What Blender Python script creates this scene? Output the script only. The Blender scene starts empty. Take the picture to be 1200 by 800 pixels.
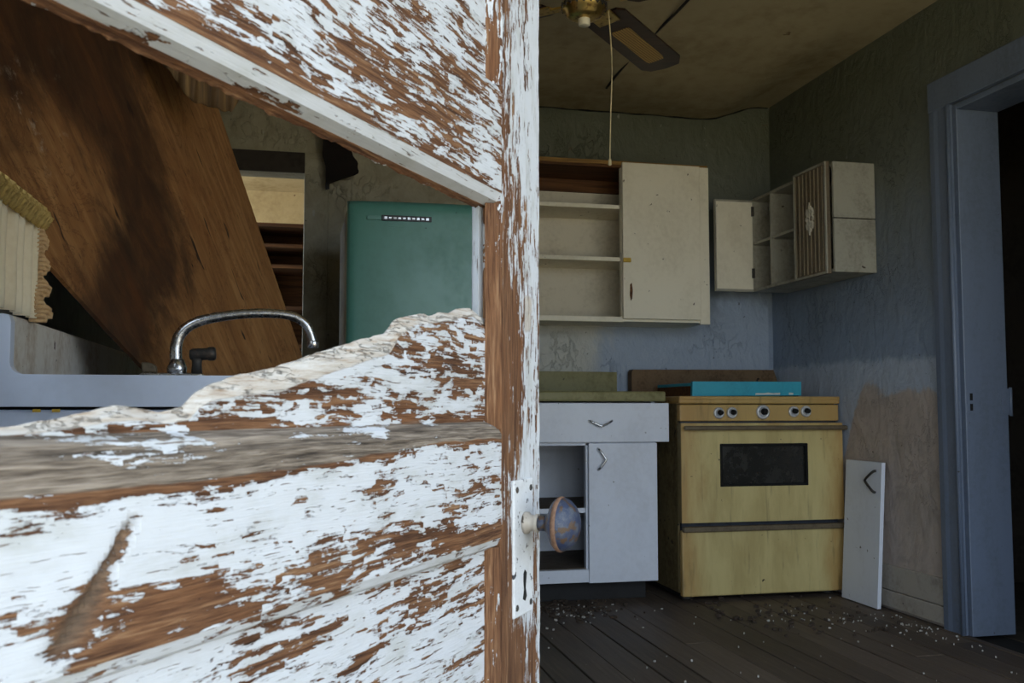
import bpy, bmesh, math, random
from mathutils import Vector, Matrix, noise as mnoise

random.seed(7)
SC = bpy.context.scene
COL = SC.collection

# ------------------------------------------------------------------ camera
EYE = 0.8542
cam_d = bpy.data.cameras.new('camera')
cam_d.sensor_width = 36.0
cam_d.lens = 1140.6 * 36.0 / 1200.0
cam_d.clip_start = 0.02
cam_d.dof.use_dof = True
cam_d.dof.focus_distance = 2.1
cam_d.dof.aperture_fstop = 20.0
cam = bpy.data.objects.new('camera', cam_d)
COL.objects.link(cam)
cam.location = (0, 0, EYE)
cam.rotation_euler = (math.pi / 2 + 0.0687, 0, -0.2204)
SC.camera = cam

# ------------------------------------------------------------------ sky, exposure
world = bpy.data.worlds.new('overcast_sky')
SC.world = world
world.use_nodes = True
bg = world.node_tree.nodes['Background']
bg.inputs[0].default_value = (0.73, 0.865, 1.0, 1)
bg.inputs[1].default_value = 1.25
# the sun stands behind the house: it lights only the ground outside, which throws warm light in
sun_d = bpy.data.lights.new('sun', 'SUN')
sun_d.energy = 3.9
sun_d.angle = 0.01
sun_d.color = (1.0, 0.93, 0.82)
sun = bpy.data.objects.new('sun', sun_d)
COL.objects.link(sun)
sun.rotation_euler = Vector((-0.30, -0.42, -0.86)).to_track_quat('-Z', 'Y').to_euler()
SC.view_settings.view_transform = 'Standard'
SC.view_settings.look = 'None'
SC.view_settings.gamma = 1.0
SC.view_settings.use_curve_mapping = False
SC.view_settings.exposure = 1.70
SC.cycles.use_denoising = True
SC.cycles.denoising_input_passes = 'RGB_ALBEDO_NORMAL'
SC.cycles.max_bounces = 10
SC.cycles.diffuse_bounces = 7
SC.cycles.sample_clamp_indirect = 6.0


def portal(name, loc, rot, sx, sy):
    # light portals only tell the renderer where the sky shows through an opening
    l = bpy.data.lights.new(name, 'AREA')
    l.shape = 'RECTANGLE'
    l.size, l.size_y = sx, sy
    l.cycles.is_portal = True
    o = bpy.data.objects.new(name, l)
    COL.objects.link(o)
    o.location = loc
    o.rotation_euler = rot
    return o


# room numbers: right wall, back wall, ceiling, left wall, front wall inner face
XR, YB, ZC, XL, YF = 2.5026, 4.7736, 2.4895, -0.60, 0.38
DOOR_X0, DOOR_X1 = -0.24, 0.72           # the open front doorway
WIN_X0, WIN_X1, WIN_Z0, WIN_Z1 = 0.80, 2.48, 0.25, 2.30   # unseen window added beside it, widened to brighten the room
portal('doorway_portal', ((DOOR_X0 + DOOR_X1) / 2, 0.25, 1.02), (math.pi / 2, 0, 0), 0.96, 2.04)
portal('fill_window_portal', ((WIN_X0 + WIN_X1) / 2, 0.25, (WIN_Z0 + WIN_Z1) / 2), (math.pi / 2, 0, 0), 1.68, 2.05)
portal('side_window_portal', (XL - 0.13, 1.2, 1.55), (0, -math.pi / 2, 0), 0.9, 0.8)
portal('back_room_portal', (-1.75, 6.075, 1.5), (0, -math.pi / 2, 0), 1.6, 2.05)


# ------------------------------------------------------------------ node helpers
class NT:
    def __init__(self, name):
        self.m = bpy.data.materials.new(name)
        self.m.use_nodes = True
        self.t = self.m.node_tree
        self.b = self.t.nodes['Principled BSDF']
        self._co = None

    def n(self, typ, **kw):
        nd = self.t.nodes.new(typ)
        for k, v in kw.items():
            setattr(nd, k, v)
        return nd

    def link(self, a, b):
        self.t.links.new(a, b)

    def put(self, sock, v):
        if hasattr(v, 'is_linked') or hasattr(v, 'links'):
            self.link(v, sock)
        elif isinstance(v, (tuple, list)) and len(v) == 3 and sock.type == 'RGBA':
            sock.default_value = (*v, 1)
        else:
            sock.default_value = v

    def co(self):
        if self._co is None:
            self._co = self.n('ShaderNodeTexCoord').outputs['Object']
        return self._co

    def geo(self):
        return self.n('ShaderNodeNewGeometry').outputs['Position']

    def map(self, vec, scale=(1, 1, 1), loc=(0, 0, 0), rot=(0, 0, 0)):
        nd = self.n('ShaderNodeMapping')
        self.put(nd.inputs[0], vec)
        nd.inputs['Scale'].default_value = scale
        nd.inputs['Location'].default_value = loc
        nd.inputs['Rotation'].default_value = rot
        return nd.outputs[0]

    def noise(self, vec, scale=1.0, detail=5, rough=0.6, dist=0.0, color=False):
        nd = self.n('ShaderNodeTexNoise')
        self.put(nd.inputs['Vector'], vec)
        nd.inputs['Scale'].default_value = scale
        nd.inputs['Detail'].default_value = detail
        nd.inputs['Roughness'].default_value = rough
        nd.inputs['Distortion'].default_value = dist
        return nd.outputs[1 if color else 0]

    def vor(self, vec, scale=1.0, feature='F1', dist='EUCLIDEAN', out='Distance', rnd=1.0):
        nd = self.n('ShaderNodeTexVoronoi', feature=feature)
        if feature != 'DISTANCE_TO_EDGE':
            nd.distance = dist
        self.put(nd.inputs['Vector'], vec)
        nd.inputs['Scale'].default_value = scale
        nd.inputs['Randomness'].default_value = rnd
        return nd.outputs[out]

    def math(self, op, a, b=0.0, c=0.0, clamp=False):
        nd = self.n('ShaderNodeMath', operation=op, use_clamp=clamp)
        self.put(nd.inputs[0], a)
        self.put(nd.inputs[1], b)
        if op in ('MULTIPLY_ADD', 'COMPARE', 'SMOOTH_MIN'):
            self.put(nd.inputs[2], c)
        return nd.outputs[0]

    def step(self, v, lo, hi, smooth=True):
        nd = self.n('ShaderNodeMapRange', clamp=True)
        nd.interpolation_type = 'SMOOTHSTEP' if smooth else 'LINEAR'
        self.put(nd.inputs[0], v)
        self.put(nd.inputs[1], lo)
        self.put(nd.inputs[2], hi)
        return nd.outputs[0]

    def ramp(self, v, stops):
        nd = self.n('ShaderNodeValToRGB')
        self.put(nd.inputs[0], v)
        e = nd.color_ramp.elements
        while len(e) < len(stops):
            e.new(0.5)
        for i, (p, c) in enumerate(stops):
            e[i].position = p
            e[i].color = (*c, 1)
        return nd.outputs[0]

    def mix(self, f, a, b, mode='MIX'):
        nd = self.n('ShaderNodeMix', data_type='RGBA', blend_type=mode)
        self.put(nd.inputs[0], f)
        self.put(nd.inputs[6], a)
        self.put(nd.inputs[7], b)
        return nd.outputs[2]

    def sep(self, vec):
        nd = self.n('ShaderNodeSeparateXYZ')
        self.put(nd.inputs[0], vec)
        return nd.outputs

    def attr(self, name):
        return self.n('ShaderNodeAttribute', attribute_name=name).outputs['Fac']

    def bump(self, h, strength=0.5, dist=0.002, prev=None):
        nd = self.n('ShaderNodeBump')
        nd.inputs['Strength'].default_value = strength
        nd.inputs['Distance'].default_value = dist
        self.put(nd.inputs['Height'], h)
        if prev is not None:
            self.link(prev, nd.inputs['Normal'])
        return nd.outputs[0]

    def out(self, color=None, rough=0.6, metal=0.0, normal=None, spec=None, coat=None):
        if color is not None:
            self.put(self.b.inputs['Base Color'], color)
        self.put(self.b.inputs['Roughness'], rough)
        self.put(self.b.inputs['Metallic'], metal)
        if spec is not None:
            self.b.inputs['Specular IOR Level'].default_value = spec
        if coat is not None:
            self.b.inputs['Coat Weight'].default_value = coat
            self.b.inputs['Coat Roughness'].default_value = 0.25
        if normal is not None:
            self.link(normal, self.b.inputs['Normal'])
        return self.m


def srgb(r, g, b):
    f = lambda c: (c / 255 / 12.92) if c / 255 <= 0.04045 else ((c / 255 + 0.055) / 1.055) ** 2.4
    return (f(r), f(g), f(b))


# ------------------------------------------------------------------ materials
def peeling(name, grain='x'):
    """old white paint flaking off timber; density of paint, greying and raw fracture come from vertex attributes"""
    t = NT(name)
    co = t.co()
    if grain == 'z':
        s = lambda a, b, c: (c, b, a)
    else:
        s = lambda a, b, c: (a, b, c)
    warp = t.noise(t.map(co, s(9, 9, 14)), 1, 3, 0.5, color=True)
    wv = t.n('ShaderNodeVectorMath', operation='MULTIPLY_ADD')
    t.link(warp, wv.inputs[0])
    wv.inputs[1].default_value = s(0.012, 0.0, 0.012)
    t.link(co, wv.inputs[2])
    wc = wv.outputs[0]
    big = t.noise(t.map(wc, s(7, 20, 30)), 1, 3, 0.55, 0.3)
    mid = t.noise(t.map(wc, s(17, 40, 215)), 1, 6, 0.66, 0.2)
    fine = t.noise(t.map(wc, s(170, 200, 430)), 1, 4, 0.6)
    chip = t.n('ShaderNodeSeparateColor')
    t.link(t.vor(t.map(wc, s(60, 60, 190)), 1, dist='CHEBYCHEV', out='Color'), chip.inputs[0])
    cv = chip.outputs[0]
    p = t.attr('paint')
    acc = t.math('MULTIPLY_ADD', big, 1.5, t.math('SUBTRACT', p, 0.75))
    acc = t.math('MULTIPLY_ADD', mid, 1.7, t.math('SUBTRACT', acc, 0.85))
    acc = t.math('MULTIPLY_ADD', cv, 0.34, t.math('SUBTRACT', acc, 0.17))
    acc = t.math('MULTIPLY_ADD', fine, 0.5, t.math('SUBTRACT', acc, 0.25))
    mask = t.step(acc, 0.485, 0.515)
    edge = t.step(acc, 0.44, 0.56)
    # timber
    g1 = t.noise(t.map(wc, s(5, 120, 190)), 1, 4, 0.62, 0.5)
    g2 = t.noise(t.map(co, s(28, 300, 620)), 1, 3, 0.6)
    g3 = t.noise(t.map(co, s(6, 20, 22)), 1, 3, 0.6)
    gv = t.math('MULTIPLY_ADD', g2, 0.4, t.math('MULTIPLY', g1, 0.6))
    wood = t.ramp(gv, [(0.32, srgb(40, 25, 17)), (0.44, srgb(82, 54, 36)), (0.54, srgb(114, 80, 55)), (0.66, srgb(154, 122, 92))])
    wood = t.mix(t.step(g3, 0.45, 0.7), wood, t.ramp(gv, [(0.3, srgb(56, 33, 21)), (0.7, srgb(130, 88, 57))]))
    grey = t.ramp(gv, [(0.36, srgb(52, 45, 40)), (0.48, srgb(106, 95, 85)), (0.60, srgb(148, 136, 124))])
    gf = t.step(t.math('MULTIPLY_ADD', g3, 0.8, t.math('SUBTRACT', t.attr('grey'), 0.4)), 0.42, 0.62)
    wood = t.mix(gf, wood, grey)
    raw = t.ramp(t.noise(t.map(co, s(20, 150, 260)), 1, 5, 0.65), [(0.30, srgb(138, 116, 96)), (0.44, srgb(174, 164, 154)), (0.62, srgb(192, 188, 184))])
    rf = t.step(t.math('MULTIPLY_ADD', mid, 0.7, t.math('SUBTRACT', t.attr('raw'), 0.35)), 0.42, 0.58)
    # paint film
    dirt = t.noise(t.map(co, s(14, 14, 40)), 1, 5, 0.6)
    paint = t.mix(t.step(dirt, 0.45, 0.75), srgb(194, 197, 203), srgb(176, 178, 178))
    crack = t.noise(t.map(wc, s(26, 200, 560)), 1, 3, 0.6)
    ck = t.step(t.math('MULTIPLY_ADD', big, 0.25, crack), 0.775, 0.81)
    paint = t.mix(t.math('MULTIPLY', ck, 0.85), paint, srgb(104, 80, 62))
    mask2 = t.math('MULTIPLY', mask, t.math('SUBTRACT', 1.0, rf))
    col = t.mix(rf, wood, raw)
    col = t.mix(mask2, col, paint)
    dkf = t.attr('dark')
    col = t.mix(dkf, col, t.mix(gv, srgb(40, 34, 30), srgb(120, 104, 88)))
    n1 = t.bump(t.math('MULTIPLY', gv, t.math('SUBTRACT', t.math('MULTIPLY_ADD', rf, -0.75, 1.0), t.math('MULTIPLY', mask2, 0.8))), 0.9, 0.0045)
    n2 = t.bump(t.math('SUBTRACT', edge, t.math('MULTIPLY', ck, 0.25)), 1.0, 0.0020, n1)
    return t.out(col, t.math('MULTIPLY_ADD', mask2, -0.25, 0.85), 0, n2, spec=0.3)


def grimy(name, base, dirt, amt=0.5, spots=None, spot_cut=0.70, rough=0.45, bump=0.15, scale=6.0, streak=1.0, spec=0.5, coat=None, spot_scale=28):
    t = NT(name)
    co = t.geo()
    d1 = t.noise(t.map(co, (scale, scale, scale * streak)), 1, 7, 0.65, 0.4)
    d2 = t.noise(co, scale * 9, 5, 0.6)
    f = t.math('MULTIPLY', t.step(t.math('MULTIPLY_ADD', d2, 0.35, t.math('MULTIPLY', d1, 0.65)), 0.42, 0.72), amt)
    col = t.mix(f, base, dirt)
    if spots is not None:
        sp = t.noise(co, spot_scale, 4, 0.55, 0.2)
        sf = t.step(sp, spot_cut, spot_cut + 0.02)
        col = t.mix(sf, col, spots)
    nrm = t.bump(t.math('MULTIPLY_ADD', d2, 0.5, d1), bump, 0.004)
    rr = t.math('MULTIPLY_ADD', f, 0.35, rough, clamp=True)
    return t.out(col, rr, 0, nrm, spec=spec, coat=coat)


def timber(name, dark, mid_c, light, axis='x', rough=0.75, bump=0.4, fine=1.0, stain=None, stain_amt=0.0):
    t = NT(name)
    co = t.co()
    sc = {'x': (3, 60, 60), 'y': (60, 3, 60), 'z': (60, 60, 3)}[axis]
    sc = tuple(v * fine for v in sc)
    g = t.noise(t.map(co, sc), 1, 6, 0.62, 0.6)
    g2 = t.noise(co, 3.0, 5, 0.6)
    col = t.ramp(g, [(0.32, dark), (0.5, mid_c), (0.7, light)])
    if stain is not None:
        col = t.mix(t.math('MULTIPLY', t.step(g2, 0.42, 0.62), stain_amt), col, stain)
    return t.out(col, rough, 0, t.bump(g, bump, 0.003), spec=0.3)


def metal(name, col, rough=0.3, tarnish=None, metal_v=1.0):
    t = NT(name)
    co = t.co()
    n = t.noise(co, 60, 5, 0.6)
    c = t.mix(t.step(n, 0.5, 0.68), col, tarnish if tarnish else tuple(v * 0.6 for v in col))
    return t.out(c, t.math('MULTIPLY_ADD', n, 0.3, rough - 0.1), metal_v, t.bump(n, 0.08, 0.002))


M = {}
M['door_x'] = peeling('peeling_white_paint_rail', 'x')
M['door_z'] = peeling('peeling_white_paint_stile', 'z')


def wall_material():
    t = NT('old_plaster')
    co = t.geo()
    x, y, z = t.sep(co)
    big = t.noise(co, 2.2, 6, 0.62, 0.5)
    med = t.noise(co, 9, 6, 0.65, 0.8)
    # aged paint with dimmer upper light painted in: greenish above, blue below, paler low right
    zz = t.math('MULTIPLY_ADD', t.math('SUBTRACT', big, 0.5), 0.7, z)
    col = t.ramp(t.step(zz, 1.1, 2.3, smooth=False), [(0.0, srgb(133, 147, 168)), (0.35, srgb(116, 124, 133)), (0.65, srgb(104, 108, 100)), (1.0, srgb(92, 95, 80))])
    jag = t.math('MULTIPLY_ADD', t.math('SUBTRACT', med, 0.5), 0.10, z)
    isR = t.step(x, XR - 0.03, XR - 0.02)
    band = t.math('MULTIPLY', t.step(jag, 1.085, 1.05), isR)
    col = t.mix(band, col, srgb(172, 182, 198))
    low = t.math('MULTIPLY_ADD', t.math('SUBTRACT', big, 0.5), 0.30, jag)
    lowy = t.math('MULTIPLY_ADD', t.step(y, 3.9, 4.3), 0.55, low)
    beige = t.mix(t.step(med, 0.4, 0.7), srgb(180, 166, 157), srgb(160, 148, 140))
    col = t.mix(t.math('MULTIPLY', t.step(lowy, 0.95, 0.915), isR), col, beige)
    # back wall: blue white paint under the cabinets
    bk = t.math('MULTIPLY', t.step(zz, 1.42, 1.3), t.math('SUBTRACT', 1.0, isR))
    lt = t.mix(t.step(t.math('MULTIPLY_ADD', big, 0.5, x), 1.85, 1.70), srgb(152, 164, 182), srgb(186, 186, 180))
    col = t.mix(bk, col, lt)
    # warm cream end of the back wall beside the passage
    cr = t.mix(t.step(med, 0.35, 0.75), srgb(168, 160, 138), srgb(146, 138, 116))
    col = t.mix(t.step(x, 0.98, 0.94), col, cr)
    rust = t.step(t.noise(t.map(co, (3, 3, 9)), 1, 5, 0.6, 0.5), 0.68, 0.78)
    col = t.mix(t.math('MULTIPLY', rust, 0.6), col, srgb(110, 78, 50))
    dk = t.step(t.noise(co, 34, 3, 0.5), 0.71, 0.74)
    col = t.mix(t.math('MULTIPLY', dk, 0.7), col, srgb(52, 42, 36))
    pale = t.step(t.noise(t.map(co, (16, 16, 7)), 1, 4, 0.6, 1.0), 0.70, 0.73)
    col = t.mix(t.math('MULTIPLY', pale, 0.5), col, srgb(176, 176, 172))
    tr1 = t.noise(t.map(co, (6, 6, 4), (0, 0, 0), (0.5, 0.3, 0.2)), 1, 4, 0.55, 0.8)
    tr2 = t.noise(t.map(co, (20, 20, 13), (0, 0, 0), (-0.4, 0.2, 0.5)), 1, 6, 0.62, 0.3)
    ridge = t.step(t.math('ABSOLUTE', t.math('SUBTRACT', tr2, 0.5)), 0.03, 0.0)
    patch = t.step(big, 0.5, 0.62)
    h = t.math('MULTIPLY_ADD', t.math('MULTIPLY', ridge, patch), 0.25, t.math('MULTIPLY_ADD', tr2, 0.45, t.math('MULTIPLY', tr1, 0.9)))
    return t.out(col, t.math('MULTIPLY_ADD', med, 0.3, 0.34), 0, t.bump(h, 0.7, 0.022), spec=0.4)


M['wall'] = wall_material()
M['ceiling'] = grimy('stained_ceiling', srgb(172, 158, 126), srgb(130, 113, 82), 0.85, srgb(120, 102, 74), 0.74, 0.8, 0.3, 1.6, 1, 0.2, None, 9)
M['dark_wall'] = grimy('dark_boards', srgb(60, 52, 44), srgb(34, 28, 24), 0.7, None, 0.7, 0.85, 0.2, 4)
M['outer'] = grimy('weathered_outside_wall', srgb(150, 146, 138), srgb(96, 90, 82), 0.6, None, 0.7, 0.85, 0.2, 4)
M['side_wall'] = grimy('dim_side_wall', srgb(140, 142, 142), srgb(104, 102, 98), 0.7, None, 0.7, 0.8, 0.3, 4)
M['ground'] = grimy('dry_grass', srgb(176, 164, 134), srgb(142, 134, 104), 0.7, None, 0.7, 0.95, 0.5, 1.2)
M['back_room'] = grimy('yellowed_wallboard', srgb(196, 172, 126), srgb(150, 122, 80), 0.7, srgb(120, 90, 60), 0.72, 0.5, 0.2, 3, 1, 0.4)
M['trim_blue'] = grimy('blue_grey_gloss_paint', srgb(104, 115, 135), srgb(84, 92, 104), 0.6, srgb(60, 56, 54), 0.735, 0.42, 0.15, 7, 0.3, 0.5, None, 40)
M['baseboard'] = grimy('dirty_pale_baseboard', srgb(168, 160, 150), srgb(110, 98, 86), 0.7, srgb(60, 48, 40), 0.73, 0.6, 0.2, 7)
M['cab_white'] = grimy('old_white_enamel_paint', srgb(220, 224, 235), srgb(196, 198, 206), 0.5, srgb(52, 44, 40), 0.715, 0.4, 0.08, 5, 0.6, 0.5, None, 36)
M['cab_cream'] = grimy('old_cream_paint', srgb(230, 222, 202), srgb(200, 190, 166), 0.6, srgb(74, 54, 38), 0.70, 0.5, 0.1, 5, 0.6, 0.5, None, 30)
M['cab_inner'] = grimy('dusty_cabinet_inside', srgb(208, 200, 182), srgb(164, 154, 134), 0.7, srgb(80, 64, 48), 0.74, 0.65, 0.2, 6)
M['shelf_dust'] = grimy('brown_dusty_shelf', srgb(92, 80, 68), srgb(62, 52, 44), 0.7, None, 0.7, 0.85, 0.3, 9)
M['small_cab'] = grimy('grey_cream_cabinet_paint', srgb(160, 156, 142), srgb(108, 102, 88), 0.75, srgb(66, 52, 40), 0.70, 0.5, 0.15, 8, 0.7, 0.5, None, 26)
M['slat_brown'] = grimy('brown_grained_slats', srgb(112, 98, 78), srgb(72, 60, 46), 0.8, None, 0.7, 0.55, 0.2, 14, 0.25)
M['slat_pale'] = grimy('worn_pale_ribs', srgb(136, 122, 98), srgb(92, 80, 62), 0.8, None, 0.7, 0.55, 0.2, 14, 0.25)
M['motif'] = grimy('cream_applique', srgb(206, 200, 184), srgb(150, 144, 128), 0.5, None, 0.7, 0.5, 0.1, 12)
M['olive'] = grimy('olive_laminate', srgb(134, 128, 84), srgb(96, 88, 54), 0.8, srgb(70, 60, 40), 0.72, 0.5, 0.15, 7)
M['black'] = grimy('black_toe_board', srgb(24, 23, 24), srgb(40, 36, 34), 0.6, srgb(120, 116, 110), 0.76, 0.7, 0.1, 10)
M['void'] = grimy('dark_void', srgb(14, 13, 12), srgb(22, 20, 18), 0.5, None, 0.7, 0.9, 0.1, 8)
M['bare_gold'] = timber('bare_golden_timber', srgb(96, 70, 34), srgb(142, 108, 58), srgb(168, 134, 80), 'x')
M['brown_wood'] = timber('brown_stained_wood', srgb(56, 34, 18), srgb(88, 56, 30), srgb(112, 74, 42), 'x')
M['rust_board'] = grimy('rusted_brown_enamel', srgb(112, 90, 66), srgb(66, 48, 34), 0.9, srgb(36, 26, 20), 0.68, 0.7, 0.25, 9, 1, 0.3, None, 18)


def stove_material():
    t = NT('harvest_yellow_enamel')
    co = t.geo()
    obj = t.co()
    x, y, z = t.sep(obj)
    d1 = t.noise(t.map(co, (10, 10, 2.4)), 1, 7, 0.65, 0.3)
    d2 = t.noise(co, 40, 5, 0.6)
    col = t.mix(t.step(d1, 0.35, 0.7), srgb(202, 184, 126), srgb(180, 160, 104))
    # burnt brown towards the sides and along edges, worn in with grease
    ex = t.step(t.math('MULTIPLY_ADD', t.math('SUBTRACT', d1, 0.5), 0.25, t.math('ABSOLUTE', x)), 0.24, 0.42)
    col = t.mix(t.math('MULTIPLY', ex, 0.55), col, srgb(172, 120, 56))
    top = t.step(t.math('MULTIPLY_ADD', t.math('SUBTRACT', d1, 0.5), 0.10, z), 0.755, 0.80)
    col = t.mix(t.math('MULTIPLY', top, 0.7), col, srgb(176, 138, 78))
    st = t.step(t.noise(t.map(co, (34, 34, 3)), 1, 5, 0.6), 0.56, 0.75)
    low = t.step(z, 0.34, 0.30)
    col = t.mix(t.math('MULTIPLY', st, t.math('MULTIPLY_ADD', low, 0.35, 0.55)), col, srgb(112, 96, 62))
    sp = t.step(t.noise(co, 44, 3, 0.5), 0.72, 0.74)
    col = t.mix(sp, col, srgb(58, 40, 26))
    return t.out(col, t.math('MULTIPLY_ADD', d1, 0.3, 0.28), 0, t.bump(d2, 0.06, 0.003))


M['stove'] = stove_material()
M['stove_side'] = grimy('greasy_stove_side', srgb(120, 104, 66), srgb(62, 48, 34), 0.9, srgb(34, 26, 20), 0.66, 0.6, 0.2, 6, 0.35, 0.4, None, 14)
M['stove_trim'] = grimy('dull_brown_handle', srgb(104, 90, 68), srgb(58, 46, 34), 0.8, None, 0.7, 0.5, 0.1, 20)
M['stove_gap'] = grimy('dark_blue_gap', srgb(52, 56, 66), srgb(28, 26, 28), 0.7, None, 0.7, 0.6, 0.1, 14)
M['oven_glass'] = grimy('sooty_oven_glass', srgb(34, 33, 30), srgb(52, 50, 44), 0.7, None, 0.72, 0.22, 0.05, 5, 1, 0.6)
M['chrome'] = metal('dull_chrome', (0.62, 0.62, 0.63), 0.22, (0.36, 0.34, 0.32))
M['pale_dial'] = metal('pale_dial_ring', (0.62, 0.62, 0.63), 0.4, (0.45, 0.44, 0.42), 0.4)
M['dark_metal'] = metal('dark_metal', (0.06, 0.055, 0.05), 0.5, (0.12, 0.09, 0.07), 0.6)
M['brass'] = metal('tarnished_brass', (0.55, 0.38, 0.12), 0.3, (0.22, 0.13, 0.05))
M['turquoise'] = grimy('turquoise_paint', srgb(52, 160, 184), srgb(42, 134, 156), 0.6, srgb(206, 216, 216), 0.80, 0.45, 0.08, 9, 0.5, 0.5, None, 22)
M['turq_chip'] = grimy('bare_chipped_strip', srgb(206, 208, 200), srgb(150, 150, 140), 0.6, None, 0.7, 0.6, 0.1, 20)
M['fridge'] = grimy('teal_fridge_enamel', srgb(84, 138, 128), srgb(70, 116, 108), 0.5, srgb(24, 40, 38), 0.745, 0.3, 0.05, 5, 0.5, 0.5, None, 34)
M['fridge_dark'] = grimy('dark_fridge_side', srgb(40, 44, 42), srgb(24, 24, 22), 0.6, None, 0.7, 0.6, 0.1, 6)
M['badge'] = grimy('black_badge', srgb(20, 20, 22), srgb(36, 36, 38), 0.5, None, 0.7, 0.3, 0.05, 20)
M['enamel'] = grimy('blue_white_enamel', srgb(214, 223, 242), srgb(194, 202, 218), 0.5, srgb(60, 48, 42), 0.742, 0.3, 0.05, 5, 1, 0.5, None, 26)
M['splash'] = grimy('stained_enamel_splashback', srgb(214, 208, 198), srgb(160, 134, 104), 0.85, srgb(70, 50, 36), 0.70, 0.45, 0.08, 7, 0.5, 0.5, None, 22)
M['curtain'] = grimy('cream_curtain_cloth', srgb(242, 230, 202), srgb(212, 192, 152), 0.5, None, 0.7, 0.9, 0.1, 9, 0.2, 0.1)
M['fringe'] = grimy('gold_braid', srgb(196, 168, 104), srgb(132, 104, 54), 0.8, None, 0.7, 0.85, 0.4, 60, 1, 0.2)
M['tassel'] = grimy('tan_fringe_loops', srgb(206, 172, 128), srgb(150, 112, 72), 0.7, None, 0.7, 0.85, 0.3, 60, 1, 0.2)
M['felt'] = grimy('black_roofing_felt', srgb(22, 16, 13), srgb(40, 26, 20), 0.6, None, 0.7, 0.95, 0.4, 14)
M['blade'] = timber('dark_walnut_blade', srgb(28, 16, 10), srgb(46, 28, 18), srgb(62, 40, 26), 'x', 0.4, 0.1)
M['plate'] = grimy('chipped_white_lock_plate', srgb(208, 210, 214), srgb(176, 176, 176), 0.5, srgb(48, 48, 54), 0.64, 0.5, 0.25, 40, 1, 0.5, None, 110)
M['knob'] = grimy('blue_grey_worn_knob', srgb(34, 46, 74), srgb(104, 106, 104), 0.7, srgb(72, 54, 40), 0.55, 0.42, 0.3, 110, 1, 0.5, None, 85)
M['rust'] = grimy('rusty_rim', srgb(120, 92, 74), srgb(62, 46, 40), 0.9, srgb(170, 150, 130), 0.68, 0.7, 0.3, 60, 1, 0.3, None, 120)
M['wire'] = grimy('dark_cable', srgb(24, 20, 16), srgb(40, 34, 28), 0.5, None, 0.7, 0.7, 0.1, 30)
M['cord'] = grimy('cream_pull_cord', srgb(186, 170, 132), srgb(150, 130, 96), 0.5, None, 0.7, 0.8, 0.1, 50)
M['bulb'] = grimy('cream_socket', srgb(214, 206, 182), srgb(180, 168, 138), 0.4, None, 0.7, 0.5, 0.05, 20)
M['chips'] = grimy('paint_chips', srgb(170, 166, 158), srgb(116, 106, 96), 0.7, None, 0.7, 0.7, 0.1, 60)
M['litter'] = grimy('dark_leaf_litter', srgb(64, 52, 42), srgb(38, 30, 24), 0.7, None, 0.7, 0.9, 0.2, 60)
M['yellow'] = grimy('yellow_latch', srgb(196, 160, 50), srgb(150, 116, 40), 0.6, None, 0.7, 0.5, 0.1, 60)


def cane_material():
    t = NT('woven_cane')
    co = t.co()
    x, y, z = t.sep(co)
    a = t.math('SINE', t.math('MULTIPLY', x, 480))
    b = t.math('SINE', t.math('MULTIPLY', y, 480))
    w = t.math('MULTIPLY', a, b)
    col = t.mix(t.step(w, 0.1, 0.5), srgb(176, 142, 82), srgb(70, 48, 26))
    return t.out(col, 0.7, 0, t.bump(w, 0.4, 0.001))


M['cane'] = cane_material()


def floor_material():
    t = NT('worn_dark_floorboards')
    co = t.geo()
    rnd = t.n('ShaderNodeObjectInfo').outputs['Random']
    g = t.noise(t.map(co, (70, 3, 20)), 1, 6, 0.65, 0.6)
    d = t.noise(co, 2.5, 6, 0.65)
    v = t.math('MULTIPLY_ADD', rnd, 0.22, t.math('MULTIPLY_ADD', d, 0.45, t.math('MULTIPLY', g, 0.5)))
    col = t.ramp(v, [(0.30, srgb(52, 44, 38)), (0.55, srgb(84, 72, 62)), (0.80, srgb(112, 98, 86))])
    dust = t.step(t.noise(co, 55, 3, 0.5), 0.70, 0.74)
    col = t.mix(t.math('MULTIPLY', dust, 0.5), col, srgb(140, 132, 122))
    return t.out(col, t.math('MULTIPLY_ADD', d, 0.3, 0.45), 0, t.bump(g, 0.4, 0.003), spec=0.4)


M['floor'] = floor_material()


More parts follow.
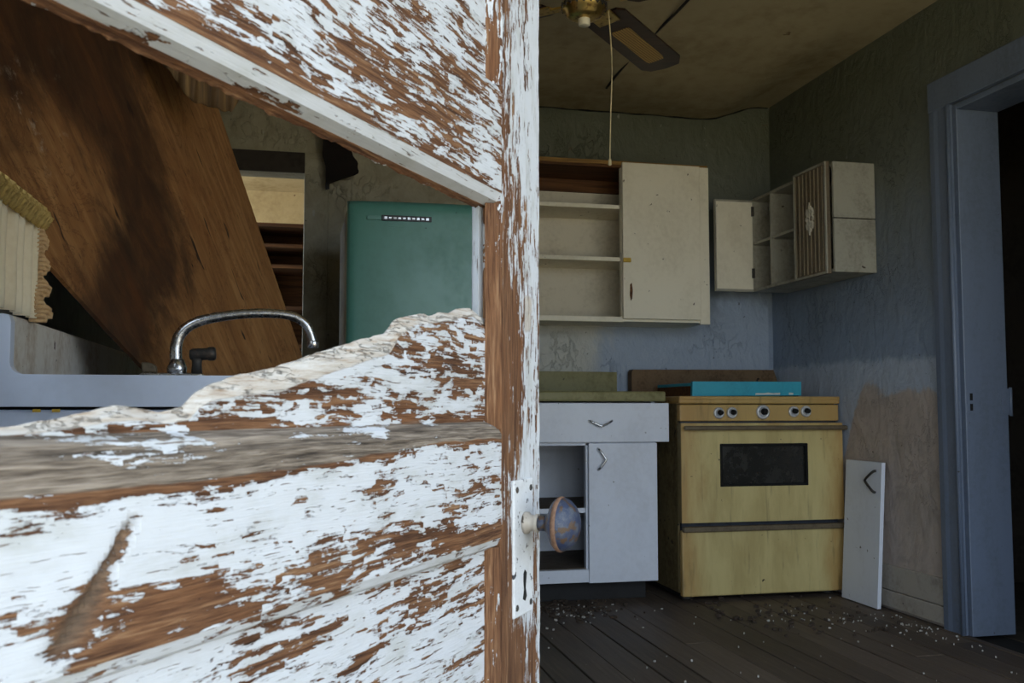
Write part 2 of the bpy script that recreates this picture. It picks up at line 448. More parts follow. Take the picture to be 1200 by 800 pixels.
def ply_material():
    t = NT('water_stained_plywood')
    co = t.co()          # local x across, local y along the grain
    g = t.noise(t.map(co, (24, 2.4, 1)), 1, 6, 0.62, 1.6)
    st = t.noise(t.map(co, (3.2, 2.0, 1), (0.35, 0.2, 0)), 1, 7, 0.66, 1.6)
    st2 = t.noise(t.map(co, (6, 3, 1)), 1, 6, 0.7, 1.8)
    knot = t.noise(t.map(co, (30, 7, 1)), 1, 3, 0.5, 0.6)
    col = t.ramp(g, [(0.30, srgb(122, 82, 46)), (0.5, srgb(144, 100, 58)), (0.70, srgb(166, 122, 76))])
    x, y, z = t.sep(co)
    wet = t.attr('wet')
    wv = t.math('MULTIPLY_ADD', t.math('SUBTRACT', st, 0.5), 1.5, t.math('MULTIPLY_ADD', t.math('SUBTRACT', st2, 0.5), 0.8, wet))
    f = t.step(wv, 0.10, 0.85)
    tone = t.ramp(t.noise(t.map(co, (9, 4, 1)), 1, 7, 0.7, 1.2), [(0.3, srgb(26, 16, 10)), (0.55, srgb(62, 37, 20)), (0.75, srgb(104, 64, 32))])
    col = t.mix(t.math('MULTIPLY', f, 0.92), col, tone)
    ochre = t.step(t.noise(t.map(co, (4, 3, 1), (3, 1, 0)), 1, 5, 0.6, 1.0), 0.5, 0.75)
    col = t.mix(t.math('MULTIPLY', ochre, 0.28), col, srgb(120, 66, 26))
    ringv = t.step(t.math('ABSOLUTE', t.math('SUBTRACT', st2, 0.54)), 0.018, 0.0)
    col = t.mix(t.math('MULTIPLY', ringv, 0.45), col, srgb(78, 44, 22))
    pale = t.math('MULTIPLY', t.step(t.noise(co, 16, 6, 0.7), 0.56, 0.70), t.attr('mould'))
    col = t.mix(pale, col, srgb(176, 160, 140))
    col = t.mix(t.step(knot, 0.68, 0.72), col, srgb(44, 26, 16))
    fleck = t.noise(t.map(co, (95, 22, 1)), 1, 4, 0.6, 0.4)
    col = t.mix(t.math('MULTIPLY', t.step(fleck, 0.60, 0.70), 0.6), col, srgb(60, 36, 20))
    return t.out(col, 0.7, 0, t.bump(g, 0.25, 0.003), spec=0.3)


M['ply'] = ply_material()
M['strip'] = timber('dark_hanging_veneer', srgb(62, 46, 30), srgb(100, 76, 48), srgb(140, 110, 68), 'z', 0.7, 0.5, 0.6)


def glass_material():
    t = NT('window_glass')
    t.b.inputs['Transmission Weight'].default_value = 1.0
    t.b.inputs['IOR'].default_value = 1.01
    return t.out((0.95, 0.97, 0.96), 0.02)


M['glass'] = glass_material()


# ------------------------------------------------------------------ mesh helpers
class MB:
    def __init__(self):
        self.bm = bmesh.new()

    def _merge(self, b2):
        me = bpy.data.meshes.new('tmp')
        b2.to_mesh(me)
        b2.free()
        self.bm.from_mesh(me)
        bpy.data.meshes.remove(me)

    def box(self, x0, x1, y0, y1, z0, z1, bev=0.0, seg=2, rot=None):
        b = bmesh.new()
        bmesh.ops.create_cube(b, size=1)
        for v in b.verts:
            v.co = Vector(((v.co.x + .5) * (x1 - x0) + x0, (v.co.y + .5) * (y1 - y0) + y0, (v.co.z + .5) * (z1 - z0) + z0))
        if bev:
            bmesh.ops.bevel(b, geom=list(b.edges), offset=bev, segments=seg, profile=0.5, affect='EDGES')
        if rot is not None:
            bmesh.ops.transform(b, matrix=rot, verts=b.verts)
        self._merge(b)
        return self

    def prism(self, pts, axis, a0, a1, bev=0.0):
        """closed outline pts extruded along axis from a0 to a1 (pts are the two other coordinates in xyz order)"""
        b = bmesh.new()

        def P(p, a):
            return {'x': (a, p[0], p[1]), 'y': (p[0], a, p[1]), 'z': (p[0], p[1], a)}[axis]
        lo = [b.verts.new(P(p, a0)) for p in pts]
        hi = [b.verts.new(P(p, a1)) for p in pts]
        n = len(pts)
        b.faces.new(lo)
        b.faces.new(hi[::-1])
        for i in range(n):
            b.faces.new((lo[i], hi[i], hi[(i + 1) % n], lo[(i + 1) % n]))
        bmesh.ops.recalc_face_normals(b, faces=b.faces)
        if bev:
            bmesh.ops.bevel(b, geom=list(b.edges), offset=bev, segments=2, profile=0.5, affect='EDGES')
        self._merge(b)
        return self

    def lathe(self, prof, center, axis=(0, 0, 1), seg=32, smooth=True):
        """prof: (radius, height) list along axis"""
        b = bmesh.new()
        q = Vector((0, 0, 1)).rotation_difference(Vector(axis).normalized())
        c = Vector(center)
        rings = []
        for r, h in prof:
            if r < 1e-6:
                rings.append([b.verts.new(c + q @ Vector((0, 0, h)))])
            else:
                rings.append([b.verts.new(c + q @ Vector((r * math.cos(2 * math.pi * i / seg), r * math.sin(2 * math.pi * i / seg), h))) for i in range(seg)])
        for A, B in zip(rings, rings[1:]):
            for i in range(seg):
                j = (i + 1) % seg
                if len(A) == 1 and len(B) == 1:
                    continue
                if len(A) == 1:
                    f = b.faces.new((A[0], B[i], B[j]))
                elif len(B) == 1:
                    f = b.faces.new((A[i], A[j], B[0]))
                else:
                    f = b.faces.new((A[i], A[j], B[j], B[i]))
                f.smooth = smooth
        for R in (rings[0], rings[-1]):
            if len(R) > 1:
                b.faces.new(R)
        bmesh.ops.recalc_face_normals(b, faces=b.faces)
        self._merge(b)
        return self

    def tube(self, pts, rad, seg=10, caps=True, sub=0):
        pts = [Vector(p) for p in pts]
        rads = list(rad) if isinstance(rad, (list, tuple)) else [rad] * len(pts)
        if sub:
            np_, nr = [], []
            for i in range(len(pts) - 1):
                p0 = pts[max(i - 1, 0)]; p1 = pts[i]; p2 = pts[i + 1]; p3 = pts[min(i + 2, len(pts) - 1)]
                for k in range(sub):
                    t = k / sub
                    np_.append(0.5 * ((2 * p1) + (-p0 + p2) * t + (2 * p0 - 5 * p1 + 4 * p2 - p3) * t * t + (-p0 + 3 * p1 - 3 * p2 + p3) * t ** 3))
                    nr.append(rads[i] * (1 - t) + rads[i + 1] * t)
            np_.append(pts[-1]); nr.append(rads[-1])
            pts, rads = np_, nr
        b = bmesh.new()
        rings = []
        up = Vector((0, 0, 1))
        for i, p in enumerate(pts):
            d = (pts[min(i + 1, len(pts) - 1)] - pts[max(i - 1, 0)]).normalized()
            a = d.cross(up)
            if a.length < 1e-3:
                a = d.cross(Vector((1, 0, 0)))
            if rings and a.dot(prev) < 0:
                a = -a
            a.normalize()
            prev = a
            c = d.cross(a).normalized()
            rings.append([b.verts.new(p + rads[i] * (a * math.cos(2 * math.pi * k / seg) + c * math.sin(2 * math.pi * k / seg))) for k in range(seg)])
        for A, B in zip(rings, rings[1:]):
            for i in range(seg):
                b.faces.new((A[i], A[(i + 1) % seg], B[(i + 1) % seg], B[i])).smooth = True
        if caps:
            b.faces.new(rings[0]); b.faces.new(rings[-1])
        bmesh.ops.recalc_face_normals(b, faces=b.faces)
        self._merge(b)
        return self

    def gridbox(self, x0, x1, y0, y1, z0, z1, sx, sy, sz, skip=()):
        """box whose faces are subdivided to the given spacings"""
        b = bmesh.new()
        nx = max(1, round((x1 - x0) / sx)); ny = max(1, round((y1 - y0) / sy)); nz = max(1, round((z1 - z0) / sz))
        cache = {}

        def V(i, j, k):
            if (i, j, k) not in cache:
                cache[(i, j, k)] = b.verts.new((x0 + (x1 - x0) * i / nx, y0 + (y1 - y0) * j / ny, z0 + (z1 - z0) * k / nz))
            return cache[(i, j, k)]
        for i in range(nx):
            for j in range(ny):
                b.faces.new((V(i, j, 0), V(i, j + 1, 0), V(i + 1, j + 1, 0), V(i + 1, j, 0)))
                b.faces.new((V(i, j, nz), V(i + 1, j, nz), V(i + 1, j + 1, nz), V(i, j + 1, nz)))
        for i in range(nx):
            for k in range(nz):
                b.faces.new((V(i, 0, k), V(i + 1, 0, k), V(i + 1, 0, k + 1), V(i, 0, k + 1)))
                b.faces.new((V(i, ny, k), V(i, ny, k + 1), V(i + 1, ny, k + 1), V(i + 1, ny, k)))
        for j in range(ny):
            for k in range(nz):
                b.faces.new((V(0, j, k), V(0, j, k + 1), V(0, j + 1, k + 1), V(0, j + 1, k)))
                b.faces.new((V(nx, j, k), V(nx, j + 1, k), V(nx, j + 1, k + 1), V(nx, j, k + 1)))
        self._merge(b)
        return self

    def sheet(self, fn, nu, nv, smooth=True, thick=None):
        """parametric sheet fn(u,v) -> Vector"""
        b = bmesh.new()
        g = [[b.verts.new(fn(i / nu, j / nv)) for j in range(nv + 1)] for i in range(nu + 1)]
        for i in range(nu):
            for j in range(nv):
                b.faces.new((g[i][j], g[i + 1][j], g[i + 1][j + 1], g[i][j + 1])).smooth = smooth
        if thick:
            bmesh.ops.recalc_face_normals(b, faces=b.faces)
            bmesh.ops.solidify(b, geom=list(b.faces), thickness=thick)
        self._merge(b)
        return self

    def build(self, name, mat, parent=None, local=False, deform=None, attrs=None):
        me = bpy.data.meshes.new(name)
        if deform:
            for v in self.bm.verts:
                v.co = deform(v.co.copy())
        if parent is not None and not local:
            off = Vector(parent['_o'])
            for v in self.bm.verts:
                v.co -= off
        self.bm.to_mesh(me)
        self.bm.free()
        me.materials.append(mat)
        if attrs:
            for an, fn in attrs.items():
                a = me.attributes.new(an, 'FLOAT', 'POINT')
                a.data.foreach_set('value', [fn(v.co) for v in me.vertices])
        o = bpy.data.objects.new(name, me)
        COL.objects.link(o)
        if parent is not None:
            o.parent = parent
        if parent is not None and '_o' in parent:
            o['_o'] = list(parent['_o'])
        else:
            o['_o'] = [0.0, 0.0, 0.0]
        return o


def tag(o, label=None, cat=None, group=None, kind=None):
    for k, v in (('label', label), ('category', cat), ('group', group), ('kind', kind)):
        if v:
            o[k] = v
    return o


def thing(name, label, cat, loc=(0, 0, 0), rotz=0.0, group=None, kind=None):
    o = bpy.data.objects.new(name, None)
    COL.objects.link(o)
    o.location = loc
    o.rotation_euler = (0, 0, rotz)
    o.empty_display_size = 0.05
    o['_o'] = list(loc)
    return tag(o, label, cat, group, kind)


def box(name, mat, parent, x0, x1, y0, y1, z0, z1, bev=0.0, local=False):
    return MB().box(x0, x1, y0, y1, z0, z1, bev).build(name, mat, parent, local)


def struct(o, label=None):
    o['kind'] = 'structure'
    if label:
        o['label'] = label
    return o


def sstep(a, b, x):
    t = max(0.0, min(1.0, (x - a) / (b - a)))
    return t * t * (3 - 2 * t)


def nz(x, y, z=0.0, s=1.0):
    return mnoise.noise(Vector((x * s, y * s, z * s)))


# ================================================================== THE SETTING
T = 0.12
# back wall with the passage into the back room
w = MB()
PX0, PX1, PZ = -0.46, 0.036, 1.993
w.box(XL - T, PX0, YB, YB + T, 0, 2.6)
w.box(PX0, PX1, YB, YB + T, PZ, 2.6)
w.box(PX1, XR + 0.18, YB, YB + T, 0, 2.6)
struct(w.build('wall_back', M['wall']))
# right wall with a doorway to a dark room
RY0, RY1, RZ = 2.33, 3.268, 2.035
w = MB()
w.box(XR, XR + 0.18, RY1, YB, 0, 2.6)
w.box(XR, XR + 0.18, YF - T, RY0, 0, 2.6)
w.box(XR, XR + 0.18, RY0, RY1, RZ, 2.6)
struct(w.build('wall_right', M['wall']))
# left wall with the window over the sink
LY0, LY1, LZ0, LZ1 = 0.80, 1.60, 1.10, 2.0
w = MB()
w.box(XL - T, XL, YF - T, LY0, 0, 2.6)
w.box(XL - T, XL, LY1, YB, 0, 2.6)
w.box(XL - T, XL, LY0, LY1, 0, LZ0)
w.box(XL - T, XL, LY0, LY1, LZ1, 2.6)
struct(w.build('wall_left', M['side_wall']))
# front wall behind the camera: doorway and the added fill window
w = MB()
w.box(XL - T, DOOR_X0, YF - T, YF, 0, 2.6)
w.box(DOOR_X0, DOOR_X1, YF - T, YF, 2.05, 2.6)
w.box(DOOR_X1, WIN_X0, YF - T, YF, 0, 2.6)
w.box(WIN_X0, WIN_X1, YF - T, YF, 0, WIN_Z0)
w.box(WIN_X0, WIN_X1, YF - T, YF, WIN_Z1, 2.6)
w.box(WIN_X1, XR, YF - T, YF, 0, 2.6)
struct(w.build('wall_front', M['side_wall']))


def window(name, axis, a0, a1, b, z0, z1, label):
    r = thing(name, label, 'window', (0, 0, 0), kind='structure')
    f = 0.04

    def bx(nm, mat, u0, u1, zz0, zz1, d0, d1):
        if axis == 'x':
            box(nm, mat, r, u0, u1, b + d0, b + d1, zz0, zz1)
        else:
            box(nm, mat, r, b + d0, b + d1, u0, u1, zz0, zz1)
    bx('window_frame', M['trim_blue'], a0, a0 + f, z0, z1, 0, 0.06)
    bx('window_frame', M['trim_blue'], a1 - f, a1, z0, z1, 0, 0.06)
    bx('window_frame', M['trim_blue'], a0 + f, a1 - f, z0, z0 + f, 0, 0.06)
    bx('window_frame', M['trim_blue'], a0 + f, a1 - f, z1 - f, z1, 0, 0.06)
    zm = (z0 + z1) / 2
    bx('glazing_bar', M['trim_blue'], a0 + f, a1 - f, zm - .015, zm + .015, 0.01, 0.05)
    return r


window('added_window_1', 'x', WIN_X0, WIN_X1, YF - 0.10, WIN_Z0, WIN_Z1, 'added front window frame behind the viewer, unseen, for more room light')
window('window_2', 'y', LY0, LY1, XL - 0.10, LZ0, LZ1, 'window frame over the sink, behind the curtain')

# ceiling: sags along the back wall
def ceil_z(x, y):
    sag = 0.085 * sstep(3.2, 4.6, y) * (1 - sstep(2.12, 2.46, x))
    return ZC - sag + 0.006 * nz(x, y, 0.3, 2.3)


c = MB()
c.sheet(lambda u, v: Vector((XL - T + (XR + .18 - XL + T) * u, YF - T + (YB + T - YF + T) * v, ceil_z(XL - T + (XR + .18 - XL + T) * u, YF - T + (YB + T - YF + T) * v))), 60, 80)
c.box(XL - T - .3, XR + 0.5, YF - T - .3, YB + T, 2.6, 2.68)
struct(c.build('ceiling', M['ceiling']))
# torn paper edge hanging along the ceiling joint
tr = thing('trim_1', 'ragged dark crack line where ceiling meets the back wall', 'trim', (0, 0, 0), kind='structure')
pts, rr = [], []
for i in range(60):
    x = 0.9 + (XR - 0.01 - 0.9) * i / 59
    pts.append((x, YB - 0.006, ceil_z(x, YB) - 0.004 + 0.006 * nz(x, 0, 0, 9)))
    rr.append(0.0035 + 0.0025 * nz(x, 3, 0, 14))
MB().tube(pts, rr, 6).build('torn_edge', M['void'], tr)

# floor: boards running away from the viewer, each its own piece
fl = MB().box(XL - T, XR + 0.18, YF - T, YB + T, -0.10, -0.022).build('floor', M['void'])
struct(fl, 'dark worn floorboards')
x = XL
i = 0
while x < XR + 0.0:
    wd = 0.118
    x1 = min(x + wd, XR)
    cuts = [YF - T, YF + 0.3 + random.random() * 3.4, YB]
    for a, b in zip(cuts, cuts[1:]):
        dz = random.uniform(-0.003, 0.0)
        ti = random.uniform(-0.0012, 0.0012)
        g = random.uniform(0.0015, 0.0035)
        pl = MB().box(x + g, x1 - g, a + 0.001, b - 0.0015, -0.022, dz, 0.0015, 1)
        pl.build('plank', M['floor'], fl)
    x = x1
    i += 1
# ground outside
struct(MB()  .box(-60, 60, -90, YF - T, -0.45, -0.32).build('ground', M['ground']))
struct(MB().box(-1.0, 1.6, -0.75, YF - T, -0.32, -0.02).build('floor_doorstep', M['outer']))

# back room seen through the passage
struct(MB().box(-1.75, 1.5, YB + T, 7.4, -0.10, -0.02).build('floor_back_room', M['floor']))
w = MB()
w.box(-1.75, 1.5, 7.3, 7.4, -0.02, 2.6)
w.box(1.4, 1.5, YB + T, 7.3, -0.02, 2.6)
w.box(-1.8, -1.7, YB + T, 5.05, -0.02, 2.6)
w.box(-1.8, -1.7, 7.1, 7.3, -0.02, 2.6)
w.box(-1.8, -1.7, 5.05, 7.1, -0.02, 0.7)
w.box(-1.8, -1.7, 5.05, 7.1, 2.3, 2.6)
struct(w.build('wall_back_room', M['back_room']))
struct(MB().box(-1.8, 1.5, YB + T, 7.4, 2.45, 2.6).build('ceiling_back_room', M['back_room']))
# dark room behind the right doorway
w = MB()
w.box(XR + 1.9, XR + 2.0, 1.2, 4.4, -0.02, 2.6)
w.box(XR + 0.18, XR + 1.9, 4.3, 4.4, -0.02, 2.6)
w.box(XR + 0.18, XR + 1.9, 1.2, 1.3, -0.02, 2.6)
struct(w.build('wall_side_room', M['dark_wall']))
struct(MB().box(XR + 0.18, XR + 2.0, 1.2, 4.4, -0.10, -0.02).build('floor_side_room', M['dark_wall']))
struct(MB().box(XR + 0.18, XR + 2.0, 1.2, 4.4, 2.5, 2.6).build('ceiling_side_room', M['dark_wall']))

# passage casing
tr = thing('trim_2', 'cream casing around the passage beside the fridge', 'trim', (0, 0, 0), kind='structure')
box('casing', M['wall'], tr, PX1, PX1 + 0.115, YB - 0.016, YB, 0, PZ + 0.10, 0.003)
box('head_casing', M['dark_wall'], tr, PX0 - 0.11, PX1, YB - 0.016, YB, PZ, PZ + 0.10, 0.003)
box('casing', M['dark_wall'], tr, PX0 - 0.11, PX0, YB - 0.016, YB, 0, PZ, 0.003)

# right doorway casing and jamb
tr = thing('trim_3', 'blue grey painted door casing and jamb', 'trim', (0, 0, 0), kind='structure')
cs = MB()
cs.prism([(XR - 0.020, RY1 + 0.004), (XR, RY1 + 0.004), (XR, 3.392), (XR - 0.022, 3.390), (XR - 0.024, 3.36), (XR - 0.020, 3.34)], 'z', 0.0, 2.04)
cs.build('casing', M['trim_blue'], tr, deform=lambda v: Vector((v.x, v.y + (0.004 * nz(v.z, v.y, 0, 8) if v.z < 0.1 else 0), v.z)))
MB().tube([(XR - 0.022, RY1 + 0.008, 0.0), (XR - 0.022, RY1 + 0.008, 2.04)], 0.009, 10).build('bead', M['trim_blue'], tr)
box('head_casing', M['trim_blue'], tr, XR - 0.024, XR, RY0 - 0.12, 3.395, 2.04, 2.16, 0.003)
box('jamb', M['trim_blue'], tr, XR - 0.006, XR + 0.182, RY1 - 0.022, RY1 + 0.003, 0, RZ, 0.003)
box('jamb', M['trim_blue'], tr, XR - 0.004, XR + 0.182, RY0, RY0 + 0.022, 0, RZ, 0.003)
box('head_jamb', M['trim_blue'], tr, XR - 0.004, XR + 0.182, RY0, RY1, RZ - 0.02, RZ + 0.003, 0.003)
box('casing', M['trim_blue'], tr, XR - 0.022, XR, RY0 - 0.12, RY0, 0, 2.04, 0.003)
sp = box('strike_plate', M['trim_blue'], tr, XR + 0.000, XR + 0.032, RY1 - 0.0245, RY1 - 0.021, 0.832, 0.928, 0.001)
box('latch_hole', M['void'], sp, XR + 0.012, XR + 0.024, RY1 - 0.0255, RY1 - 0.024, 0.885, 0.912)
box('latch_hole', M['void'], sp, XR + 0.012, XR + 0.024, RY1 - 0.0255, RY1 - 0.024, 0.846, 0.872)
hg = box('hinge_leaf', M['trim_blue'], tr, XR + 0.150, XR + 0.186, RY1 - 0.026, RY1 - 0.021, 0.83, 0.93, 0.001)
MB().tube([(XR + 0.190, RY1 - 0.027, 0.825), (XR + 0.190, RY1 - 0.027, 0.935)], 0.006, 8).build('hinge_pin', M['trim_blue'], hg)

# baseboard on the right wall
bb = thing('baseboard_right', 'dirty pale two-board skirting under the beige plaster', 'baseboard', (0, 0, 0), kind='structure')
box('board', M['baseboard'], bb, XR - 0.016, XR, 3.394, YB - 0.02, 0.085, 0.190, 0.003)
box('board', M['baseboard'], bb, XR - 0.018, XR, 3.394, YB - 0.02, 0.012, 0.082, 0.003)

# ================================================================== THE FOREGROUND DOOR
# local x runs from the free edge to the hinge, local y towards the viewer's side, z up
DK = (0.28841, 1.13719, 0.0)
DR = math.atan2(-0.82063, -0.57146)
door = thing('door_1', 'weathered panelled door with flaking white paint and a broken-out panel', 'door', DK, DR, kind='structure')
DW = 0.89
ST = 0.117
TH = 0.036


def warp(v):
    d = 0.0007 * nz(v.x, v.z, 0, 16) + 0.0005 * nz(v.x, v.z, 5, 60)
    return Vector((v.x, v.y + d, v.z))


def dpart(name, mb, mat, paint, grey=None, raw=None, dfm=warp, parent=None, dark=None):
    return mb.build(name, mat, parent or door, True, dfm, {
        'paint': paint, 'grey': grey or (lambda v: 0.0), 'raw': raw or (lambda v: 0.0), 'dark': dark or (lambda v: 0.0)})


def stile_warp(v):
    w_ = warp(v)
    if v.x < 0.004:
        w_.x += 0.0022 * nz(v.z, v.y, 1, 22) + 0.0012 * nz(v.z, v.y, 1, 90)
    return w_


def stile_paint(v):
    p = 0.38 + 0.31 * sstep(0.085, 0.045, v.x)
    if v.z > 1.0:
        p += 0.10 * sstep(1.0, 1.15, v.z)
    p -= 0.38 * sstep(0.63, 0.56, v.z) * (1 - sstep(0.02, 0.0, v.x) * .8)
    p -= 0.28 * sstep(0.80, 0.86, v.z) * sstep(1.06, 0.96, v.z) * sstep(0.03, 0.06, v.x)
    if v.x > 0.10:
        p -= 0.10
    return p + 0.10 * nz(v.x, v.z, 2, 18)


m = MB().gridbox(0, ST, -TH, 0, 0.012, 2.03, 0.0065, 0.012, 0.006)
dpart('stile', m, M['door_z'], stile_paint, lambda v: 0.15 + (0.25 if v.x < 0.006 else 0), lambda v: 0.62 * sstep(.93, .95, v.z) * sstep(1.0, .98, v.z) * sstep(.015, .03, v.x) * sstep(.06, .045, v.x), stile_warp)
m = MB().gridbox(DW - ST, DW, -TH, 0, 0.012, 2.03, 0.02, 0.036, 0.02)
dpart('stile', m, M['door_z'], lambda v: 0.55)

RX0, RX1 = ST, DW - ST


def rail(z0, z1, paint, grey=None, raw=None, dark=None, dfm=warp):
    m = MB().gridbox(RX0, RX1, -TH, 0, z0, z1, 0.004, 0.012, 0.004)
    return dpart('rail', m, M['door_x'], paint, grey, raw, dfm, None, dark)


def up_paint(v):
    u = v.x
    h = (v.z - 1.09) / 0.115
    p = 0.48 + 0.12 * sstep(0.25, 0.14, u)
    p -= 0.16 * math.exp(-((u - 0.32) / 0.10) ** 2) * math.exp(-((h - 0.45) / 0.3) ** 2)
    p -= 0.22 * sstep(0.18, 0.0, h)
    p += 0.10 * sstep(0.40, 0.55, u) * sstep(.3, .6, h)
    return p + 0.10 * nz(u, v.z, 4, 14)


LZB, LZT = 0.715, 0.827


def band_z(u):
    return 0.824 - 0.014 * sstep(0.15, 0.62, u) + 0.003 * nz(u, 0, 0, 13) + 0.002 * nz(u, 5, 0, 40)


def gash(v):
    gx = 0.661 + 0.045 * (0.788 - v.z) / 0.06 + 0.006 * nz(v.z, 0, 0, 60)
    w_ = 0.0045 + 0.006 * sstep(0.775, 0.735, v.z)
    return math.exp(-((v.x - gx) / w_) ** 2) * sstep(0.796, 0.784, v.z) * sstep(0.720, 0.735, v.z)


def lock_paint(v):
    u = v.x
    # bare grey timber along the top edge, thick white below it, brown along the bottom
    p = 0.74 - 0.55 * sstep(band_z(u) - 0.012, band_z(u) + 0.001, v.z)
    lowz = 0.735 + 0.016 * sstep(0.20, 0.36, u) - 0.004 * sstep(0.64, 0.70, u)
    p -= 0.37 * sstep(lowz + 0.012, lowz - 0.008, v.z)
    p += 0.26 * sstep(0.68, 0.73, u) * sstep(.745, .735, v.z)
    p -= 0.14 * sstep(0.34, 0.16, u)
    p -= 0.9 * gash(v)
    return p + 0.08 * nz(u, v.z, 7, 16)


def lock_grey(v):
    return 0.08 + 0.70 * sstep(band_z(v.x) - 0.006, band_z(v.x) + 0.002, v.z)


def lock_warp(v):
    o = warp(v)
    if v.y > -0.001:
        o.y -= 0.0045 * gash(v)
        o.y += 0.0016 * nz(v.x, v.z, 9, 30) * sstep(band_z(v.x) - 0.006, band_z(v.x), v.z)
    return o


rail(LZB, LZT, lock_paint, lock_grey, None, lambda v: 0.75 * min(1.0, 1.3 * gash(v)), lock_warp)
rail(1.092, 1.205, up_paint)
rail(0.360, 0.470, lambda v: 0.5)
rail(0.012, 0.160, lambda v: 0.45, lambda v: 0.3)
rail(1.470, 1.585, lambda v: 0.55)
rail(1.850, 2.030, lambda v: 0.55)

PF, PB = -0.0145, -0.0225      # panel front and back planes


def dpanel(z0, z1, paint, grey=None):
    m = MB().gridbox(RX0 - 0.006, RX1 + 0.006, PB, PF, z0, z1, 0.006, 0.008, 0.006)
    dpart('panel', m, M['door_x'], paint, grey)


def low_panel_paint(v):
    s_ = 0.66 - 0.20 * abs(math.sin((v.z * 58 + v.x * 5.5) + 2.0 * nz(v.x, v.z, 9, 5)))**4
    return s_ - 0.10 * sstep(0.62, 0.54, v.z) + 0.08 * nz(v.x, v.z, 6, 18)


dpanel(0.462, 0.722, low_panel_paint)
dpanel(0.152, 0.368, lambda v: 0.5)
dpanel(1.198, 1.478, lambda v: 0.63 + 0.08 * nz(v.x, v.z, 3, 12) - 0.12 * sstep(.30, .5, v.x))
dpanel(1.578, 1.858, lambda v: 0.6)


def mould(name, prof, x0, x1, paint, grey=None, step=0.008, rough_edge=0.0):
    """horizontal sticking: profile points (y,z) swept along x"""
    b = bmesh.new()
    n = max(2, int((x1 - x0) / step))
    rings = []
    for i in range(n + 1):
        x = x0 + (x1 - x0) * i / n
        ring = []
        for k, (y, z) in enumerate(prof):
            j = rough_edge * (nz(x, k * 3.1, 2, 45) + 0.7 * nz(x, k * 2.1, 2, 140)) if (rough_edge and k in (2, 3)) else 0.0
            ring.append(b.verts.new((x, y, z + j)))
        rings.append(ring)
    P = len(prof)
    for A, B in zip(rings, rings[1:]):
        for k in range(P):
            b.faces.new((A[k], A[(k + 1) % P], B[(k + 1) % P], B[k]))
    b.faces.new(rings[0]); b.faces.new(rings[-1])
    bmesh.ops.recalc_face_normals(b, faces=b.faces)
    mb = MB(); mb._merge(b)
    return dpart(name, mb, M['door_x'], paint, grey, dfm=None)


def mould_v(x_in, sgn, z0, z1, paint, y0, y1, name='moulding'):
    """vertical sticking at the stile"""
    pr = [(x_in, y0), (x_in + sgn * 0.008, y0 - (y0 - y1) * 0.35), (x_in + sgn * 0.013, y1), (x_in, y1)]
    b = MB()
    b.prism(pr, 'z', z0, z1)
    bm = b.bm
    bmesh.ops.subdivide_edges(bm, edges=[e for e in bm.edges if abs((e.verts[0].co - e.verts[1].co).z) > 0.1], cuts=40, use_grid_fill=False)
    return dpart(name, b, M['door_z'], paint, dfm=None)


def stick(zedge, up, paint, grey=None, rough=0.0, back=True):
    """sticking running along a rail edge; up=+1 moulding lies above the edge, -1 below"""
    s = up
    mould('moulding', [(-0.0005, zedge), (-0.005, zedge + s * 0.008), (-0.0145, zedge + s * 0.013), (-0.0145, zedge)], RX0, RX1, paint, grey, rough_edge=rough)
    if back:
        mould('moulding', [(-TH, zedge), (-TH + 0.005, zedge + s * 0.008), (-0.0225, zedge + s * 0.012), (-0.0225, zedge)], RX0, RX1, lambda v: 0.35, None, rough_edge=0.0)


stick(0.827, +1, lambda v: 0.26 + 0.12 * nz(v.x, 0, 0, 14), lambda v: 0.74)
stick(0.715, -1, lambda v: 0.66)
stick(1.205, +1, lambda v: 0.6)
stick(0.470, +1, lambda v: 0.5)
stick(0.360, -1, lambda v: 0.5)
stick(0.160, +1, lambda v: 0.5)
stick(1.470, -1, lambda v: 0.6)
# underside of the upper rail at the broken-out panel: whole painted sticking, splintered lip behind it
mould('moulding', [(-0.0005, 1.092), (-0.006, 1.083), (-0.019, 1.079), (-0.019, 1.092)], RX0, RX1, lambda v: 0.93 + 0.1 * nz(v.x, 0, 0, 10))
mould('splintered_lip', [(-0.019, 1.092), (-0.019, 1.0785), (-0.027, 1.0755), (-0.0335, 1.084), (-0.0335, 1.092)], RX0, RX1, lambda v: 0.12, None, 0.003, rough_edge=0.0022)
for z0, z1, pa in ((0.170, 0.352, 0.4), (0.480, 0.705, 0.28), (0.832, 1.080, 0.10), (1.214, 1.462, 0.35), (1.594, 1.842, 0.4)):
    mould_v(ST, +1, z0, z1, lambda v, pa=pa: pa, -0.0005, -0.0145)
    mould_v(ST, +1, z0, z1, (lambda v: 0.9) if 0.8 < z0 < 0.9 else (lambda v: 0.5), -TH, -0.0225)
    mould_v(DW - ST, -1, z0, z1, lambda v: 0.4, -0.0005, -0.0145)

# what is left of the broken panel: ragged upper edge, thin torn fracture along it
EDGE = [(0.118, 0.952), (0.1585, 0.961), (0.185, 0.958), (0.215, 0.951), (0.2603, 0.9446), (0.3, 0.941), (0.3292, 0.9331), (0.345, 0.921), (0.3889, 0.9116), (0.4416, 0.900),
        (0.47, 0.893), (0.5043, 0.8842), (0.5489, 0.8766), (0.575, 0.870), (0.5884, 0.8643), (0.6004, 0.8545), (0.6199, 0.8518), (0.6455, 0.8554), (0.6658, 0.8544), (0.6967, 0.8489), (0.7298, 0.8449), (0.7499, 0.844), (0.78, 0.843)]


def edge_z(u):
    for (a, za), (b, zb) in zip(EDGE, EDGE[1:]):
        if u <= b:
            t = max(0.0, (u - a) / (b - a))
            return za + (zb - za) * t
    return EDGE[-1][1]


